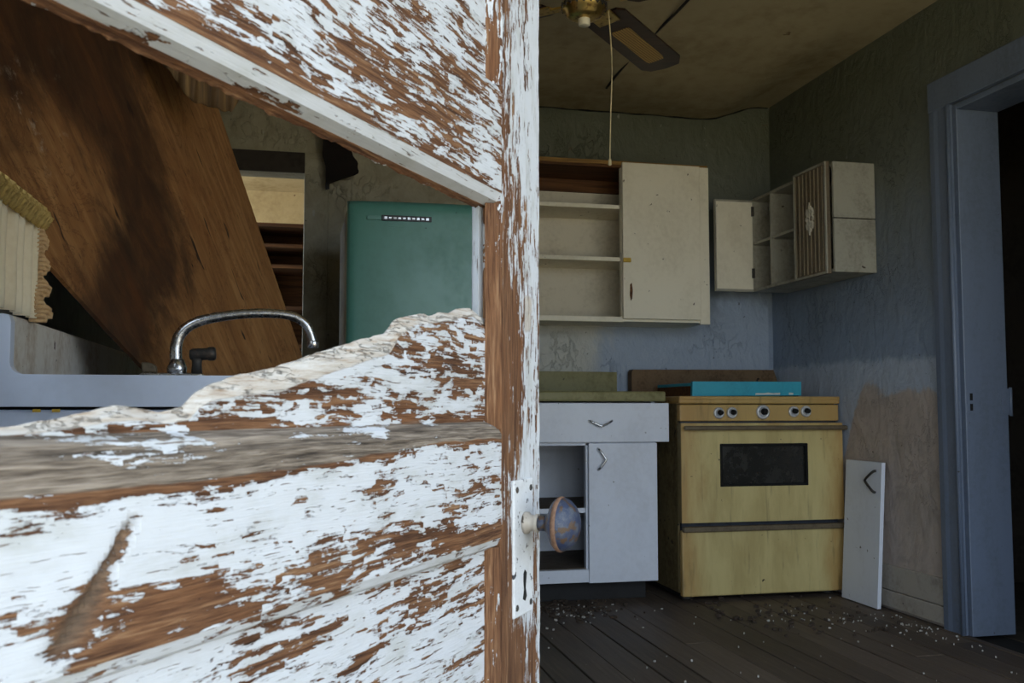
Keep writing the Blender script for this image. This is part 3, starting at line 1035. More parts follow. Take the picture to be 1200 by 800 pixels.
b = bmesh.new()
nu, nv = 220, 22
front, backr = [], []
for i in range(nu + 1):
    u = 0.118 + (0.776 - 0.118) * i / nu
    ze = edge_z(u) + 0.0018 * nz(u, 1, 0, 45) + 0.0008 * nz(u, 4, 0, 150)
    zb = 0.826
    thin = 0.0055
    colf, colb = [], []
    bandw = min(0.016, (ze - zb) * 0.35) * (0.8 + 0.5 * nz(u, 7, 0, 25))
    for j in range(nv + 1):
        t = j / nv
        z = zb + (ze - zb) * t
        s_ = sstep(ze - bandw, ze, z)
        bulge = 0.0045 * sstep(0.835, 0.90, z) * sstep(0.14, 0.30, u)      # the loose part stands proud
        yf = PF + bulge + 0.0010 * nz(u, z, 3, 40) - thin * s_ + (0.0007 * nz(u, z, 8, 110) * s_)
        colf.append(b.verts.new((u, yf, z)))
        colb.append(b.verts.new((u, PB + bulge + (0.001 * s_), z)))
    front.append(colf); backr.append(colb)
for i in range(nu):
    for j in range(nv):
        b.faces.new((front[i][j], front[i + 1][j], front[i + 1][j + 1], front[i][j + 1]))
        b.faces.new((backr[i][j], backr[i][j + 1], backr[i + 1][j + 1], backr[i + 1][j]))
    b.faces.new((front[i][nv], front[i + 1][nv], backr[i + 1][nv], backr[i][nv]))
for i in (0, nu):
    for j in range(nv):
        b.faces.new((front[i][j], front[i][j + 1], backr[i][j + 1], backr[i][j]))
bmesh.ops.recalc_face_normals(b, faces=b.faces)
mb = MB(); mb._merge(b)


def bp_raw(v):
    ze = edge_z(v.x)
    bw = 0.013 + 0.012 * sstep(.28, .36, v.x) * sstep(.60, .5, v.x)
    bw = min(bw, (ze - 0.832) * 0.5)
    return 0.95 * sstep(ze - bw, ze - bw * 0.45, v.z)


def bp_paint(v):
    p = 0.60 - 0.22 * sstep(0.856, 0.842, v.z)
    p -= 0.12 * sstep(0.24, 0.18, v.x) * sstep(.90, .92, v.z)
    return p + 0.09 * nz(v.x, v.z, 5, 20)


dpart('broken_panel', mb, M['door_x'], bp_paint, lambda v: 0.35 * sstep(.855, .84, v.z), bp_raw, dfm=None)

# lock plate, keyhole, screws
plate = MB().box(0.029, 0.087, -0.001, 0.003, 0.622, 0.774, 0.0015, 2).build('lock_plate', M['plate'], door, True)
plate['label'] = 'white painted lock plate, chipped to dark metal'
MB().prism([(0.050, 0.668), (0.056, 0.672), (0.060, 0.668), (0.0605, 0.660), (0.0585, 0.650), (0.062, 0.640), (0.055, 0.637), (0.050, 0.642), (0.0535, 0.652)], 'y', 0.0026, 0.0034).build('keyhole', M['void'], plate, True)
for sx, szz in ((0.037, 0.763), (0.079, 0.763), (0.037, 0.633), (0.079, 0.633)):
    MB().lathe([(0.0036, 0), (0.0036, 0.0006), (0.0022, 0.0014), (0, 0.0016)], (sx, 0.003, szz), (0, 1, 0), 14).build('screw', M['dark_metal'], plate, True)
kc = (0.0545, 0.003, 0.7245)
knob = MB().lathe([(0.0, 0.026), (0.0095, 0.026), (0.0115, 0.0285), (0.0165, 0.0315), (0.0235, 0.0345), (0.0285, 0.0385), (0.0300, 0.043), (0.0296, 0.0475), (0.0270, 0.0530), (0.0215, 0.0585), (0.0140, 0.0625), (0.006, 0.0642), (0, 0.0645)], kc, (0, 1, 0), 40).build('knob', M['knob'], door, True)
knob['label'] = 'worn blue grey door knob with a rusty rim'
MB().lathe([(0.0285, 0.0395), (0.0306, 0.0415), (0.0312, 0.0435), (0.0306, 0.0455), (0.0292, 0.0465)], kc, (0, 1, 0), 40).build('rim', M['rust'], knob, True)
MB().lathe([(0.0125, 0), (0.0125, 0.004), (0.0095, 0.006), (0.009, 0.012), (0.0105, 0.0135), (0.0105, 0.016), (0.0085, 0.017)], kc, (0, 1, 0), 28).build('collar', M['baseboard'], knob, True)
MB().lathe([(0.0085, 0.016), (0.0085, 0.027)], kc, (0, 1, 0), 24).build('neck', M['knob'], knob, True)

# ================================================================== STOVE
SX0, SX1, SY = 1.690, 2.488, 4.113
st = thing('kitchen_stove', 'grimy harvest yellow kitchen stove standing against the back wall', 'stove', ((SX0 + SX1) / 2, SY, 0.0))
box('body', M['stove_side'], st, SX0 + 0.004, SX1 - 0.004, SY + 0.035, 4.745, 0.030, 0.880, 0.006)
box('front_gap', M['stove_gap'], st, SX0 + 0.012, SX1 - 0.012, SY + 0.014, SY + 0.036, 0.045, 0.870)
box('base', M['void'], st, SX0 + 0.03, SX1 - 0.03, SY + 0.06, 4.70, 0.004, 0.032)
for fx in (SX0 + 0.05, SX1 - 0.05):
    for fy in (SY + 0.06, 4.68):
        MB().lathe([(0.030, 0.0), (0.030, 0.014), (0.020, 0.020), (0.018, 0.040)], (fx, fy, 0.0), (0, 0, 1), 16).build('foot', M['dark_metal'], st)
# cooktop with raised rim
ct = MB()
ct.box(SX0, SX1, SY - 0.006, 4.745, 0.876, 0.898, 0.006)
ct.build('cooktop', M['stove'], st)
rim = MB()
rim.box(SX0, SX1, SY - 0.008, SY + 0.018, 0.894, 0.910, 0.005)
rim.box(SX0, SX0 + 0.024, SY + 0.018, 4.745, 0.894, 0.910, 0.005)
rim.box(SX1 - 0.024, SX1, SY + 0.018, 4.745, 0.894, 0.910, 0.005)
rim.build('cooktop_rim', M['stove'], st)
for bx_, by_ in ((1.90, 4.30), (2.30, 4.30), (1.90, 4.58), (2.30, 4.58)):
    MB().lathe([(0.085, 0.0), (0.085, 0.006), (0.075, 0.008), (0.03, 0.002), (0, 0.002)], (bx_, by_, 0.898), (0, 0, 1), 24).build('burner', M['dark_metal'], st)
MB().prism([(1.676, 0.898), (2.496, 0.898), (2.488, 0.985), (2.462, 1.057), (1.684, 1.052), (1.676, 1.04)], 'y', 4.695, 4.755).build('backguard', M['rust_board'], st)
# control panel, dials
cp = box('control_panel', M['stove'], st, SX0 + 0.004, SX1 - 0.004, SY, SY + 0.035, 0.797, 0.872, 0.005)
for kx, kz, kr in ((1.881, 0.842, 0.026), (1.945, 0.843, 0.026), (2.098, 0.846, 0.033), (2.252, 0.848, 0.026), (2.314, 0.849, 0.026)):
    dial = MB().lathe([(kr, 0), (kr, 0.006), (kr * 0.86, 0.010), (kr * 0.62, 0.011), (kr * 0.60, 0.003), (0, 0.003)], (kx, SY - 0.001, kz - 0.008), (0, -1, 0), 28).build('dial', M['pale_dial'], st)
    MB().lathe([(kr * 0.46, 0), (kr * 0.42, 0.018), (kr * 0.34, 0.021), (0, 0.021)], (kx + 0.005, SY - 0.004, kz - 0.006), (0, -1, 0), 18).build('dial_stem', M['void'], dial)
# oven door: frame around the window
WX0, WX1, WZ0, WZ1 = 1.879, 2.305, 0.508, 0.692
DZ0, DZ1 = 0.346, 0.788
od = MB()
yo0, yo1 = SY - 0.022, SY + 0.012
od.box(SX0, WX0, yo0, yo1, DZ0, DZ1)
od.box(WX1, SX1, yo0, yo1, DZ0, DZ1)
od.box(WX0, WX1, yo0, yo1, DZ0, WZ0)
od.box(WX0, WX1, yo0, yo1, WZ1, DZ1)
bmesh.ops.remove_doubles(od.bm, verts=od.bm.verts, dist=1e-5)
odo = od.build('oven_door', M['stove'], st)
box('door_edge', M['stove_side'], odo, SX0 - 0.001, SX0 + 0.003, yo0 + 0.004, yo1 + 0.01, DZ0, DZ1)
box('oven_window', M['oven_glass'], odo, WX0, WX1, SY - 0.012, SY + 0.004, WZ0, WZ1)
fr = MB()
for a in (((WX0, WX1, WZ1 - .008, WZ1 + .004)), ((WX0, WX1, WZ0 - .004, WZ0 + .008)), ((WX0 - .004, WX0 + .008, WZ0 - .004, WZ1 + .004)), ((WX1 - .008, WX1 + .004, WZ0 - .004, WZ1 + .004))):
    fr.box(a[0], a[1], SY - 0.026, SY - 0.014, a[2], a[3], 0.003)
fr.build('window_gasket', M['void'], odo)
hd = MB().box(SX0 + 0.004, SX1 + 0.006, SY - 0.062, SY - 0.040, 0.757, 0.777, 0.006)
hd.build('handle', M['stove_trim'], odo)
for hx in (SX0 + 0.03, SX0 + 0.185, SX1 - 0.03):
    MB().lathe([(0.008, 0), (0.007, 0.024)], (hx, SY - 0.020, 0.768), (0, -1, 0), 12).build('handle_post', M['dark_metal'], odo)
# storage drawer below
dr = box('drawer', M['stove'], st, SX0, SX1, SY - 0.020, SY + 0.012, 0.022, 0.312, 0.007)
MB().box(SX0 + 0.002, SX1 + 0.006, SY - 0.040, SY - 0.010, 0.306, 0.330, 0.005).build('handle', M['stove_trim'], dr)

# turquoise drawer lying on the stove
tq = thing('turquoise_drawer', 'turquoise painted loose drawer lying on top of the yellow stove', 'loose_drawer', (2.06, 4.19, 0.911))
MB().prism([(1.786, 0.911), (2.334, 0.915), (2.336, 0.980), (1.788, 0.978)], 'y', 4.185, 4.205).build('drawer_front', M['turquoise'], tq)
MB().prism([(2.10, 0.9175), (2.225, 0.9185), (2.226, 0.928), (2.19, 0.9255), (2.165, 0.9285), (2.14, 0.925), (2.102, 0.926)], 'y', 4.1838, 4.1852).build('chipped_strip', M['turq_chip'], tq)
MB().prism([(2.270, 0.9185), (2.292, 0.9187), (2.294, 0.928), (2.272, 0.929)], 'y', 4.1838, 4.1852).build('chipped_strip', M['turq_chip'], tq)
box('drawer_side', M['brown_wood'], tq, 1.792, 1.806, 4.205, 4.62, 0.911, 0.958, 0.002)
box('drawer_side', M['brown_wood'], tq, 2.318, 2.332, 4.205, 4.62, 0.911, 0.958, 0.002)
box('drawer_back', M['brown_wood'], tq, 1.792, 2.332, 4.62, 4.634, 0.911, 0.958, 0.002)
box('drawer_bottom', M['turquoise'], tq, 1.790, 2.334, 4.205, 4.634, 0.958, 0.972, 0.002)

# ================================================================== BASE CABINET
bc = thing('base_cabinet', 'white base cabinet with one open side, next to the yellow stove', 'cabinet', (1.27, 4.17, 0))
BX0, BX1 = 0.935, 1.604
CYF, CYB = 4.19, 4.755
box('side_panel', M['cab_white'], bc, BX0, BX0 + 0.018, CYF, CYB, 0.088, 0.885)
box('side_panel', M['cab_white'], bc, BX1 - 0.018, BX1, CYF, CYB, 0.088, 0.885)
box('back_panel', M['cab_white'], bc, BX0 + .018, BX1 - .018, CYB - 0.012, CYB, 0.088, 0.885)
box('bottom', M['shelf_dust'], bc, BX0 + .018, BX1 - .018, CYF + 0.012, CYB - .012, 0.112, 0.148)
box('bottom_rail', M['cab_white'], bc, BX0, 1.283, CYF - 0.018, CYF + 0.012, 0.090, 0.146, 0.002)
box('shelf', M['shelf_dust'], bc, BX0 + .018, BX1 - .018, CYF + 0.03, CYB - .012, 0.393, 0.4115)
box('shelf_edge', M['cab_white'], bc, BX0 + .018, BX1 - .018, CYF + 0.012, CYF + 0.03, 0.391, 0.4115)
box('divider', M['cab_white'], bc, 1.276, 1.292, CYF + 0.0, CYF + 0.03, 0.146, 0.70)
box('top_rail', M['cab_white'], bc, BX0 + .018, BX1 - .018, CYF, CYF + 0.018, 0.690, 0.72)
box('toe_kick', M['black'], bc, BX0, BX1 - 0.03, 4.250, 4.268, 0.0, 0.090)
d = box('door', M['cab_white'], bc, 1.284, 1.606, CYF - 0.020, CYF - 0.001, 0.086, 0.700, 0.003)


def v_handle(pts, parent, r=0.0052, mat='chrome'):
    h = MB().tube(pts, r, 10, sub=4).build('handle', M[mat], parent)
    return h


v_handle([(1.326, CYF - 0.021, 0.676), (1.330, CYF - 0.036, 0.670), (1.354, CYF - 0.044, 0.634), (1.354, CYF - 0.044, 0.622), (1.330, CYF - 0.036, 0.588), (1.326, CYF - 0.021, 0.582)], d)
d = box('drawer_front', M['cab_white'], bc, BX0 + 0.005, 1.661, CYF - 0.030, CYF - 0.001, 0.704, 0.879, 0.003)
v_handle([(1.282, CYF - 0.031, 0.800), (1.288, CYF - 0.046, 0.797), (1.328, CYF - 0.054, 0.778), (1.342, CYF - 0.054, 0.778), (1.382, CYF - 0.046, 0.797), (1.388, CYF - 0.031, 0.800)], d)
box('drawer_box', M['cab_inner'], bc, BX0 + 0.03, BX1 - 0.03, CYF + 0.0, CYB - 0.05, 0.73, 0.86)

# worktop
wt = thing('worktop', 'olive green laminate worktop with upstand on the white base cabinet', 'worktop', (1.27, 4.45, 0.886))
box('top', M['olive'], wt, 0.93, 1.640, 4.140, 4.765, 0.886, 0.931, 0.008)
MB().prism([(0.93, 0.931), (1.610, 0.931), (1.610, 1.040), (0.93, 1.042)], 'y', 4.735, 4.768).build('upstand', M['olive'], wt)

# ================================================================== UPPER CABINET
uc = thing('wall_cabinet', 'cream wall cabinet, half open with shelves, hung over the worktop', 'cabinet', (1.5, 4.77, 1.285))
UX0, UX1, UY0, UY1, UZ0, UZ1 = 1.02, 2.000, 4.463, 4.771, 1.275, 2.050
box('side_panel', M['cab_cream'], uc, UX0, UX0 + 0.018, UY0, UY1, UZ0, UZ1)
box('side_panel', M['cab_cream'], uc, UX1 - 0.018, UX1, UY0 + 0.002, UY1, UZ0, UZ1)
box('top', M['brown_wood'], uc, UX0, UX1, UY0 + .004, UY1, UZ1 - 0.02, UZ1)
box('top_edge', M['bare_gold'], uc, UX0, UX1, UY0 - 0.002, UY0 + 0.016, UZ1 - 0.008, UZ1 + 0.012, 0.002)
box('bottom', M['cab_cream'], uc, UX0 + .018, UX1 - .018, UY0 + .004, UY1, UZ0, UZ0 + 0.02)
box('bottom_rail', M['cab_cream'], uc, UX0, 1.552, UY0 - 0.002, UY0 + 0.016, UZ0 - 0.004, UZ0 + 0.022, 0.002)
box('back_panel', M['cab_inner'], uc, UX0 + .018, UX1 - .018, UY1 - 0.006, UY1, UZ0 + .02, UZ1 - .02)
box('hanging_rail', M['brown_wood'], uc, UX0 + .018, UX1 - .018, UY1 - 0.026, UY1 - 0.006, 1.965, 2.028)
for z in (1.838, 1.580):
    box('shelf', M['cab_cream'], uc, UX0 + .018, UX1 - .018, UY0 + 0.02, UY1 - .006, z - 0.010, z + 0.010, 0.001)
box('divider', M['cab_cream'], uc, 1.545, 1.561, UY0 + .004, UY0 + 0.03, UZ0 + .02, UZ1 - .02)
box('face_stile', M['cab_cream'], uc, 1.951, UX1 + 0.003, UY0 - 0.004, UY0 + 0.014, UZ0 - 0.008, UZ1 + 0.002, 0.002)
d = box('door', M['cab_cream'], uc, 1.546, 1.949, UY0 - 0.022, UY0 - 0.003, 1.287, 2.052, 0.003)
la = MB().box(1.545, 1.585, UY0 - 0.032, UY0 - 0.022, 1.560, 1.582, 0.004).build('latch', M['yellow'], d)
MB().prism([(1.580, 1.452), (1.589, 1.462), (1.594, 1.425), (1.591, 1.385), (1.584, 1.372), (1.578, 1.40)], 'y', UY0 - 0.0232, UY0 - 0.0222).build('worn_patch', M['brown_wood'], d)

# ================================================================== SMALL CABINET ON THE RIGHT WALL
sc_ = thing('corner_cabinet', 'small grey cream wall cabinet with cubbies and a slatted door, beside the doorway', 'cabinet', (2.4, 4.2, 1.455))
QX, QY0, QY1, QZ0, QZ1 = 2.298, 3.805, 4.592, 1.452, 1.935
t_ = 0.014


def QB(nm, mt, x0, x1, y0, y1, z0, z1, bev=0.0, par=None):
    # the cabinet hangs slightly crooked: its near end is a little higher
    return MB().box(x0, x1, y0, y1, z0, z1, bev).build(nm, M[mt], par or sc_)


QB('bottom', 'small_cab', QX, XR - .002, QY0 + t_, QY1, QZ0, QZ0 + t_)
QB('top', 'small_cab', QX + .004, XR - .002, QY0 + t_, QY1, QZ1 - t_, QZ1)
QB('end_panel', 'small_cab', QX, XR - .002, QY0, QY0 + t_, QZ0 - 0.002, 1.686, 0.001)
QB('end_panel', 'small_cab', QX, XR - .002, QY0, QY0 + t_, 1.691, QZ1 + 0.004, 0.001)
QB('end_panel', 'small_cab', QX, XR - .002, QY1 - t_, QY1, QZ0 + t_, QZ1 - t_)
QB('back_panel', 'small_cab', XR - .010, XR - .002, QY0 + t_, QY1 - t_, QZ0 + t_, QZ1 - t_)
for y in (4.388, 4.112):
    QB('divider', 'small_cab', QX, XR - .010, y - .006, y + .006, QZ0 + t_, QZ1 - t_)
QB('shelf', 'small_cab', QX + .002, XR - .010, 4.118, 4.382, 1.693, 1.707)
QB('shelf', 'small_cab', QX + .002, XR - .010, 4.394, QY1 - t_, 1.693, 1.707)
d = QB('slatted_door', 'slat_brown', QX - 0.018, QX - 0.002, 3.832, 4.112, 1.446, 1.945)
for k in range(8):
    y = 3.852 + k * 0.0335
    QB('slat', 'slat_pale', QX - 0.0240, QX - 0.018, y + 0.009, y + 0.0135, 1.462, 1.930, 0.0015, d)
QB('door_frame', 'small_cab', QX - 0.025, QX - 0.018, 3.832, 3.844, 1.446, 1.945, 0.001, d)
QB('door_frame', 'small_cab', QX - 0.025, QX - 0.018, 4.102, 4.114, 1.446, 1.945, 0.001, d)
QB('door_frame', 'small_cab', QX - 0.025, QX - 0.018, 3.844, 4.102, 1.446, 1.456, 0.001, d)
QB('door_frame', 'small_cab', QX - 0.025, QX - 0.018, 3.844, 4.102, 1.935, 1.945, 0.001, d)
mc_y, mc_z = 3.968, 1.712
for (dy, dz, ly, lz) in ((0, .064, .012, .030), (0, -.064, .012, .030), (.026, .036, .012, .024), (-.026, .036, .012, .024), (.026, -.036, .012, .024), (-.026, -.036, .012, .024), (.0, .018, .010, .018), (0, -.018, .010, .018), (.034, 0, .010, .013), (-.034, 0, .010, .013)):
    dy, dz, ly, lz = dy * .80, dz * .80, ly * .80, lz * .80
    MB().prism([(mc_y + dy - ly, mc_z + dz), (mc_y + dy, mc_z + dz - lz), (mc_y + dy + ly, mc_z + dz), (mc_y + dy, mc_z + dz + lz)], 'x', QX - 0.0285, QX - 0.0182).build('diamond_motif', M['motif'], d)
# far door swung wide open
d = QB('open_door', 'cab_cream', 2.083, 2.292, 4.566, 4.582, 1.450, 1.922, 0.002)
QB('door_edge', 'small_cab', 2.083, 2.292, 4.563, 4.567, 1.450, 1.462, 0.001, d)
QB('door_edge', 'small_cab', 2.083, 2.292, 4.563, 4.567, 1.912, 1.922, 0.001, d)
QB('door_edge', 'small_cab', 2.083, 2.090, 4.563, 4.567, 1.462, 1.912, 0.001, d)
for z in (1.52, 1.84):
    QB('hinge', 'dark_metal', 2.284, 2.298, 4.558, 4.567, z, z + 0.05, 0.001, d)

# ================================================================== LOOSE CABINET DOOR
lp = thing('loose_cabinet_door', 'loose white cabinet door leaning on the wall beside the yellow stove', 'cabinet door', (2.455, 3.91, 0.0))


def lean(v):
    return Vector((v.x + 0.03 * v.z / 0.62, v.y + 0.022 * (0.3 - v.z), v.z))


LB = MB().box(2.438, 2.456, 3.762, 4.040, 0.002, 0.622, 0.002)
lo = LB.build('panel', M['cab_white'], lp, deform=lean)
MB().tube([(2.436, 3.800, 0.585), (2.424, 3.808, 0.580), (2.416, 3.846, 0.548), (2.416, 3.846, 0.535), (2.424, 3.808, 0.500), (2.436, 3.800, 0.492)], 0.0055, 10, sub=4).build('handle', M['dark_metal'], lp, deform=lean)

# ================================================================== CEILING FAN
FX, FY = 0.893, 2.925
fan = thing('ceiling_fan', 'brass and dark wood ceiling fan with cane blades', 'ceiling fan', (FX, FY, 2.16))
MB().lathe([(0.0, 2.475), (0.075, 2.475), (0.07, 2.43), (0.03, 2.41), (0.022, 2.40), (0.022, 2.36), (0.09, 2.345), (0.115, 2.32), (0.118, 2.25), (0.105, 2.225), (0.07, 2.215), (0.0, 2.215)], (FX, FY, 0), (0, 0, 1), 32).build('motor', M['dark_metal'], fan)
MB().lathe([(0.060, 2.218), (0.066, 2.195), (0.066, 2.160), (0.072, 2.150), (0.072, 2.134), (0.060, 2.128), (0.056, 2.112), (0.044, 2.104), (0.03, 2.102), (0.0, 2.102)], (FX, FY, 0), (0, 0, 1), 32).build('switch_housing', M['brass'], fan)
for k in range(20):
    a = 2 * math.pi * k / 20
    MB().box(-0.008, 0.008, -0.002, 0.002, -0.008, 0.008, 0.0, 1, Matrix.Translation((FX + 0.072 * math.cos(a), FY + 0.072 * math.sin(a), 2.142)) @ Matrix.Rotation(a + math.pi / 2, 4, 'Z') @ Matrix.Rotation(0.6, 4, 'Y')).build('brass_ornament', M['dark_metal'], fan)
MB().lathe([(0.019, 2.125), (0.019, 2.082), (0.016, 2.080), (0.0, 2.080)], (FX, FY, 0), (0, 0, 1), 20).build('lamp_socket', M['bulb'], fan)
BA = math.atan2(0.745, 0.690)
for k in range(4):
    rm = Matrix.Translation((FX, FY, 2.165)) @ Matrix.Rotation(BA + k * math.pi / 2, 4, 'Z') @ Matrix.Rotation(math.radians(-9), 4, 'X')
    outl = [(0.13, -0.055), (0.16, -0.075), (0.66, -0.080), (0.715, -0.055), (0.72, 0.0), (0.70, 0.055), (0.66, 0.078), (0.16, 0.072), (0.13, 0.052)]
    b_ = MB().prism(outl, 'z', -0.004, 0.004)
    bmesh.ops.transform(b_.bm, matrix=rm, verts=b_.bm.verts)
    bo = b_.build('blade', M['blade'], fan)
    c_ = MB().prism([(0.28, -0.030), (0.30, -0.034), (0.60, -0.034), (0.62, -0.028), (0.62, 0.028), (0.60, 0.034), (0.30, 0.034), (0.28, 0.030)], 'z', -0.0055, 0.0055)
    bmesh.ops.transform(c_.bm, matrix=rm, verts=c_.bm.verts)
    c_.build('cane_insert', M['cane'], bo)
    k_ = MB()
    k_.box(0.055, 0.12, -0.016, 0.016, -0.014, -0.006, 0.003)
    k_.box(0.11, 0.20, -0.040, 0.040, -0.010, -0.004, 0.003)
    bmesh.ops.transform(k_.bm, matrix=rm, verts=k_.bm.verts)
    k_.build('blade_bracket', M['brass'], bo)
MB().tube([(0.968, 2.905, 2.13), (0.973, 2.893, 2.00), (0.974, 2.892, 1.90), (0.970, 2.893, 1.80), (0.966, 2.894, 1.64)], 0.0022, 6, sub=3).build('pull_cord', M['cord'], fan)
MB().lathe([(0, 0), (0.006, 0.003), (0.005, 0.018), (0.002, 0.024)], (0.966, 2.894, 1.62), (0, 0, 1), 12).build('cord_bell', M['cord'], fan)

cbl = MB().tube([(1.50, 3.30, ceil_z(1.5, 3.3) - .012), (1.492, 3.542, ceil_z(1.492, 3.542) - 0.020), (1.485, 3.887, 2.455), (1.461, 4.176, 2.425), (1.44, 4.36, 2.385)], 0.006, 8, sub=5).build('ceiling_cable', M['wire'])
tag(cbl, 'dark cable hanging along the ceiling behind the fan blade', 'cable')

# ================================================================== FRIDGE
fr_ = thing('refrigerator', 'teal green old refrigerator seen through the broken door panel', 'refrigerator', (0.545, 3.7, 0.0))
GX0, GX1 = 0.190, 0.900
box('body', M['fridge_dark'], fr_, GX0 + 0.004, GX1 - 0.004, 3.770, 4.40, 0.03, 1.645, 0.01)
fdm = MB().gridbox(GX0, GX1, 3.700, 3.762, 0.06, 1.648, 0.012, 0.062, 0.02)
for f_ in fdm.bm.faces:
    f_.smooth = abs(f_.normal.y) > 0.9


def fridge_bulge(v):
    if v.y < 3.73:
        tx = abs(v.x - (GX0 + GX1) / 2) / ((GX1 - GX0) / 2)
        tz = abs(v.z - 0.854) / 0.794
        v.y = 3.694 + 0.020 * tx ** 2 + 0.014 * tx ** 26 + 0.014 * tz ** 60
    return v


fdm.bm.normal_update()
fd = fdm.build('door', M['fridge'], fr_, deform=fridge_bulge)
box('base', M['void'], fr_, GX0 + 0.03, GX1 - 0.03, 3.75, 4.36, 0.0, 0.04)
bd = box('badge', M['badge'], fd, 0.318, 0.510, 3.693, 3.701, 1.570, 1.592, 0.002)
for k in range(10):
    xx = 0.328 + k * 0.0178
    hgt = random.choice((0.003, 0.0045, 0.0035))
    box('badge_letter', M['chrome'], bd, xx, xx + 0.0105, 3.6915, 3.6932, 1.581 - hgt, 1.581 + hgt)
box('badge_base', M['fridge'], bd, 0.262, 0.318, 3.696, 3.701, 1.573, 1.588, 0.002)
box('pull_ridge', M['fridge'], fd, 0.345, 0.455, 3.697, 3.701, 1.546, 1.552, 0.0015)

# ================================================================== SINK UNIT
sk = thing('sink_unit', 'blue white enamel sink unit with splashback along the side wall', 'sink', (-0.28, 2.6, 0.0))
KY0, KY1, KXF = 1.75, 3.55, 0.045
R_ = 0.020
prof = [(KXF, 0.857), (KXF, 0.900), (KXF - 0.006, 0.909), (KXF - 0.02, 0.911)]
prof += [(-0.459 + R_ - R_ * math.sin(a), 0.911 + R_ - R_ * math.cos(a)) for a in (0.0, 0.4, 0.8, 1.2, math.pi / 2)]
prof += [(-0.459, 1.000), (-0.463, 1.010), (-0.474, 1.012), (-0.482, 1.010), (-0.485, 0.857)]
# the end of the unit, then the deck around the bowl
MB().prism(prof, 'y', KY0, KY0 + 0.025, 0.0012).build('end_rim', M['enamel'], sk)
box('splashback', M['splash'], sk, -0.487, -0.4592, KY0 + 0.025, KY1, 0.857, 1.0105, 0.004)
dk = MB()
dk.box(-0.4592, KXF, KY0 + 0.025, 1.90, 0.857, 0.9105)
dk.box(-0.4592, KXF, 2.52, KY1, 0.857, 0.9105)
dk.box(-0.4592, -0.16, 1.90, 2.52, 0.857, 0.9105)
dk.box(-0.02, KXF, 1.90, 2.52, 0.857, 0.9105)
dko = dk.build('deck', M['enamel'], sk)
bw = MB()
bw.box(-0.168, -0.012, 1.892, 2.528, 0.735, 0.742)
bw.box(-0.168, -0.160, 1.892, 2.528, 0.742, 0.857)
bw.box(-0.020, -0.012, 1.892, 2.528, 0.742, 0.857)
bw.box(-0.160, -0.020, 1.892, 1.900, 0.742, 0.857)
bw.box(-0.160, -0.020, 2.520, 2.528, 0.742, 0.857)
bw.build('bowl', M['enamel'], sk)
box('cabinet_body', M['enamel'], sk, -0.58, KXF - 0.03, KY0 + 0.012, KY1 - 0.02, 0.06, 0.852, 0.004)
box('shadow_gap', M['void'], sk, -0.57, KXF - 0.04, KY0 + 0.025, KY1 - 0.03, 0.850, 0.859)
box('plinth', M['void'], sk, -0.57, KXF - 0.08, KY0 + 0.03, KY1 - 0.03, 0.0, 0.062)
for k in range(3):
    y0 = KY0 + 0.03 + k * 0.585
    d = box('cabinet_door', M['enamel'], sk, KXF - 0.030, KXF - 0.012, y0, y0 + 0.56, 0.10, 0.83, 0.003)
    MB().tube([(KXF - 0.012, y0 + 0.50, 0.70), (KXF + 0.012, y0 + 0.50, 0.70), (KXF + 0.012, y0 + 0.50, 0.60), (KXF - 0.012, y0 + 0.50, 0.60)], 0.005, 8).build('handle', M['chrome'], d)
for cx_ in (-0.415, -0.385):
    box('clip', M['yellow'], sk, cx_ - .006, cx_ + .006, KY0 - 0.003, KY0 + 0.001, 0.848, 0.853)

# faucet on the sink deck
FYC = 2.20
fc = thing('faucet', 'chrome swan neck faucet with one dark tap handle on the sink', 'faucet', (-0.246, FYC, 0.911))
MB().box(-0.320, -0.190, FYC - 0.022, FYC + 0.022, 0.9105, 0.930, 0.006).build('base', M['chrome'], fc)
MB().lathe([(0.020, 0.928), (0.021, 0.942), (0.017, 0.950), (0.014, 0.960)], (-0.246, FYC, 0), (0, 0, 1), 20).build('collar', M['chrome'], fc)
MB().tube([(-0.247, FYC, 0.945), (-0.249, FYC, 0.985), (-0.240, FYC, 1.015), (-0.215, FYC, 1.037), (-0.173, FYC, 1.051), (-0.110, FYC, 1.061), (-0.047, FYC, 1.063), (-0.002, FYC, 1.057), (0.024, FYC, 1.040), (0.036, FYC, 1.015), (0.040, FYC, 1.000)], [0.013, 0.0125, 0.012, 0.0115, 0.011, 0.0105, 0.010, 0.010, 0.010, 0.010, 0.010], 16, sub=4).build('spout', M['chrome'], fc)
MB().lathe([(0.0115, 0), (0.0125, -0.003), (0.0125, -0.014), (0.010, -0.016)], (0.040, FYC, 1.004), (0, 0, 1), 16).build('aerator', M['chrome'], fc)
MB().lathe([(0.012, 0.928), (0.010, 0.952), (0.012, 0.962)], (-0.205, FYC, 0), (0, 0, 1), 14).build('tap_stem', M['dark_metal'], fc)
MB().lathe([(0.0, -0.004), (0.010, -0.002), (0.013, 0.004), (0.013, 0.034), (0.015, 0.038), (0.015, 0.048), (0.012, 0.052), (0, 0.052)], (-0.218, FYC, 0.970), (1, 0, 0.06), 18).build('tap_handle', M['dark_metal'], fc)
MB().prism([(-0.315, 0.9305), (-0.285, 0.9305), (-0.288, 0.945), (-0.300, 0.952), (-0.318, 0.953)], 'y', FYC - 0.012, FYC + 0.010, 0.003).build('spare_mount', M['stove_trim'], fc)

# ================================================================== CURTAIN
cu = thing('cafe_curtain', 'short cream curtain with gold braid over the sink splashback', 'curtain', (-0.50, 1.80, 1.0))
cux = -0.452


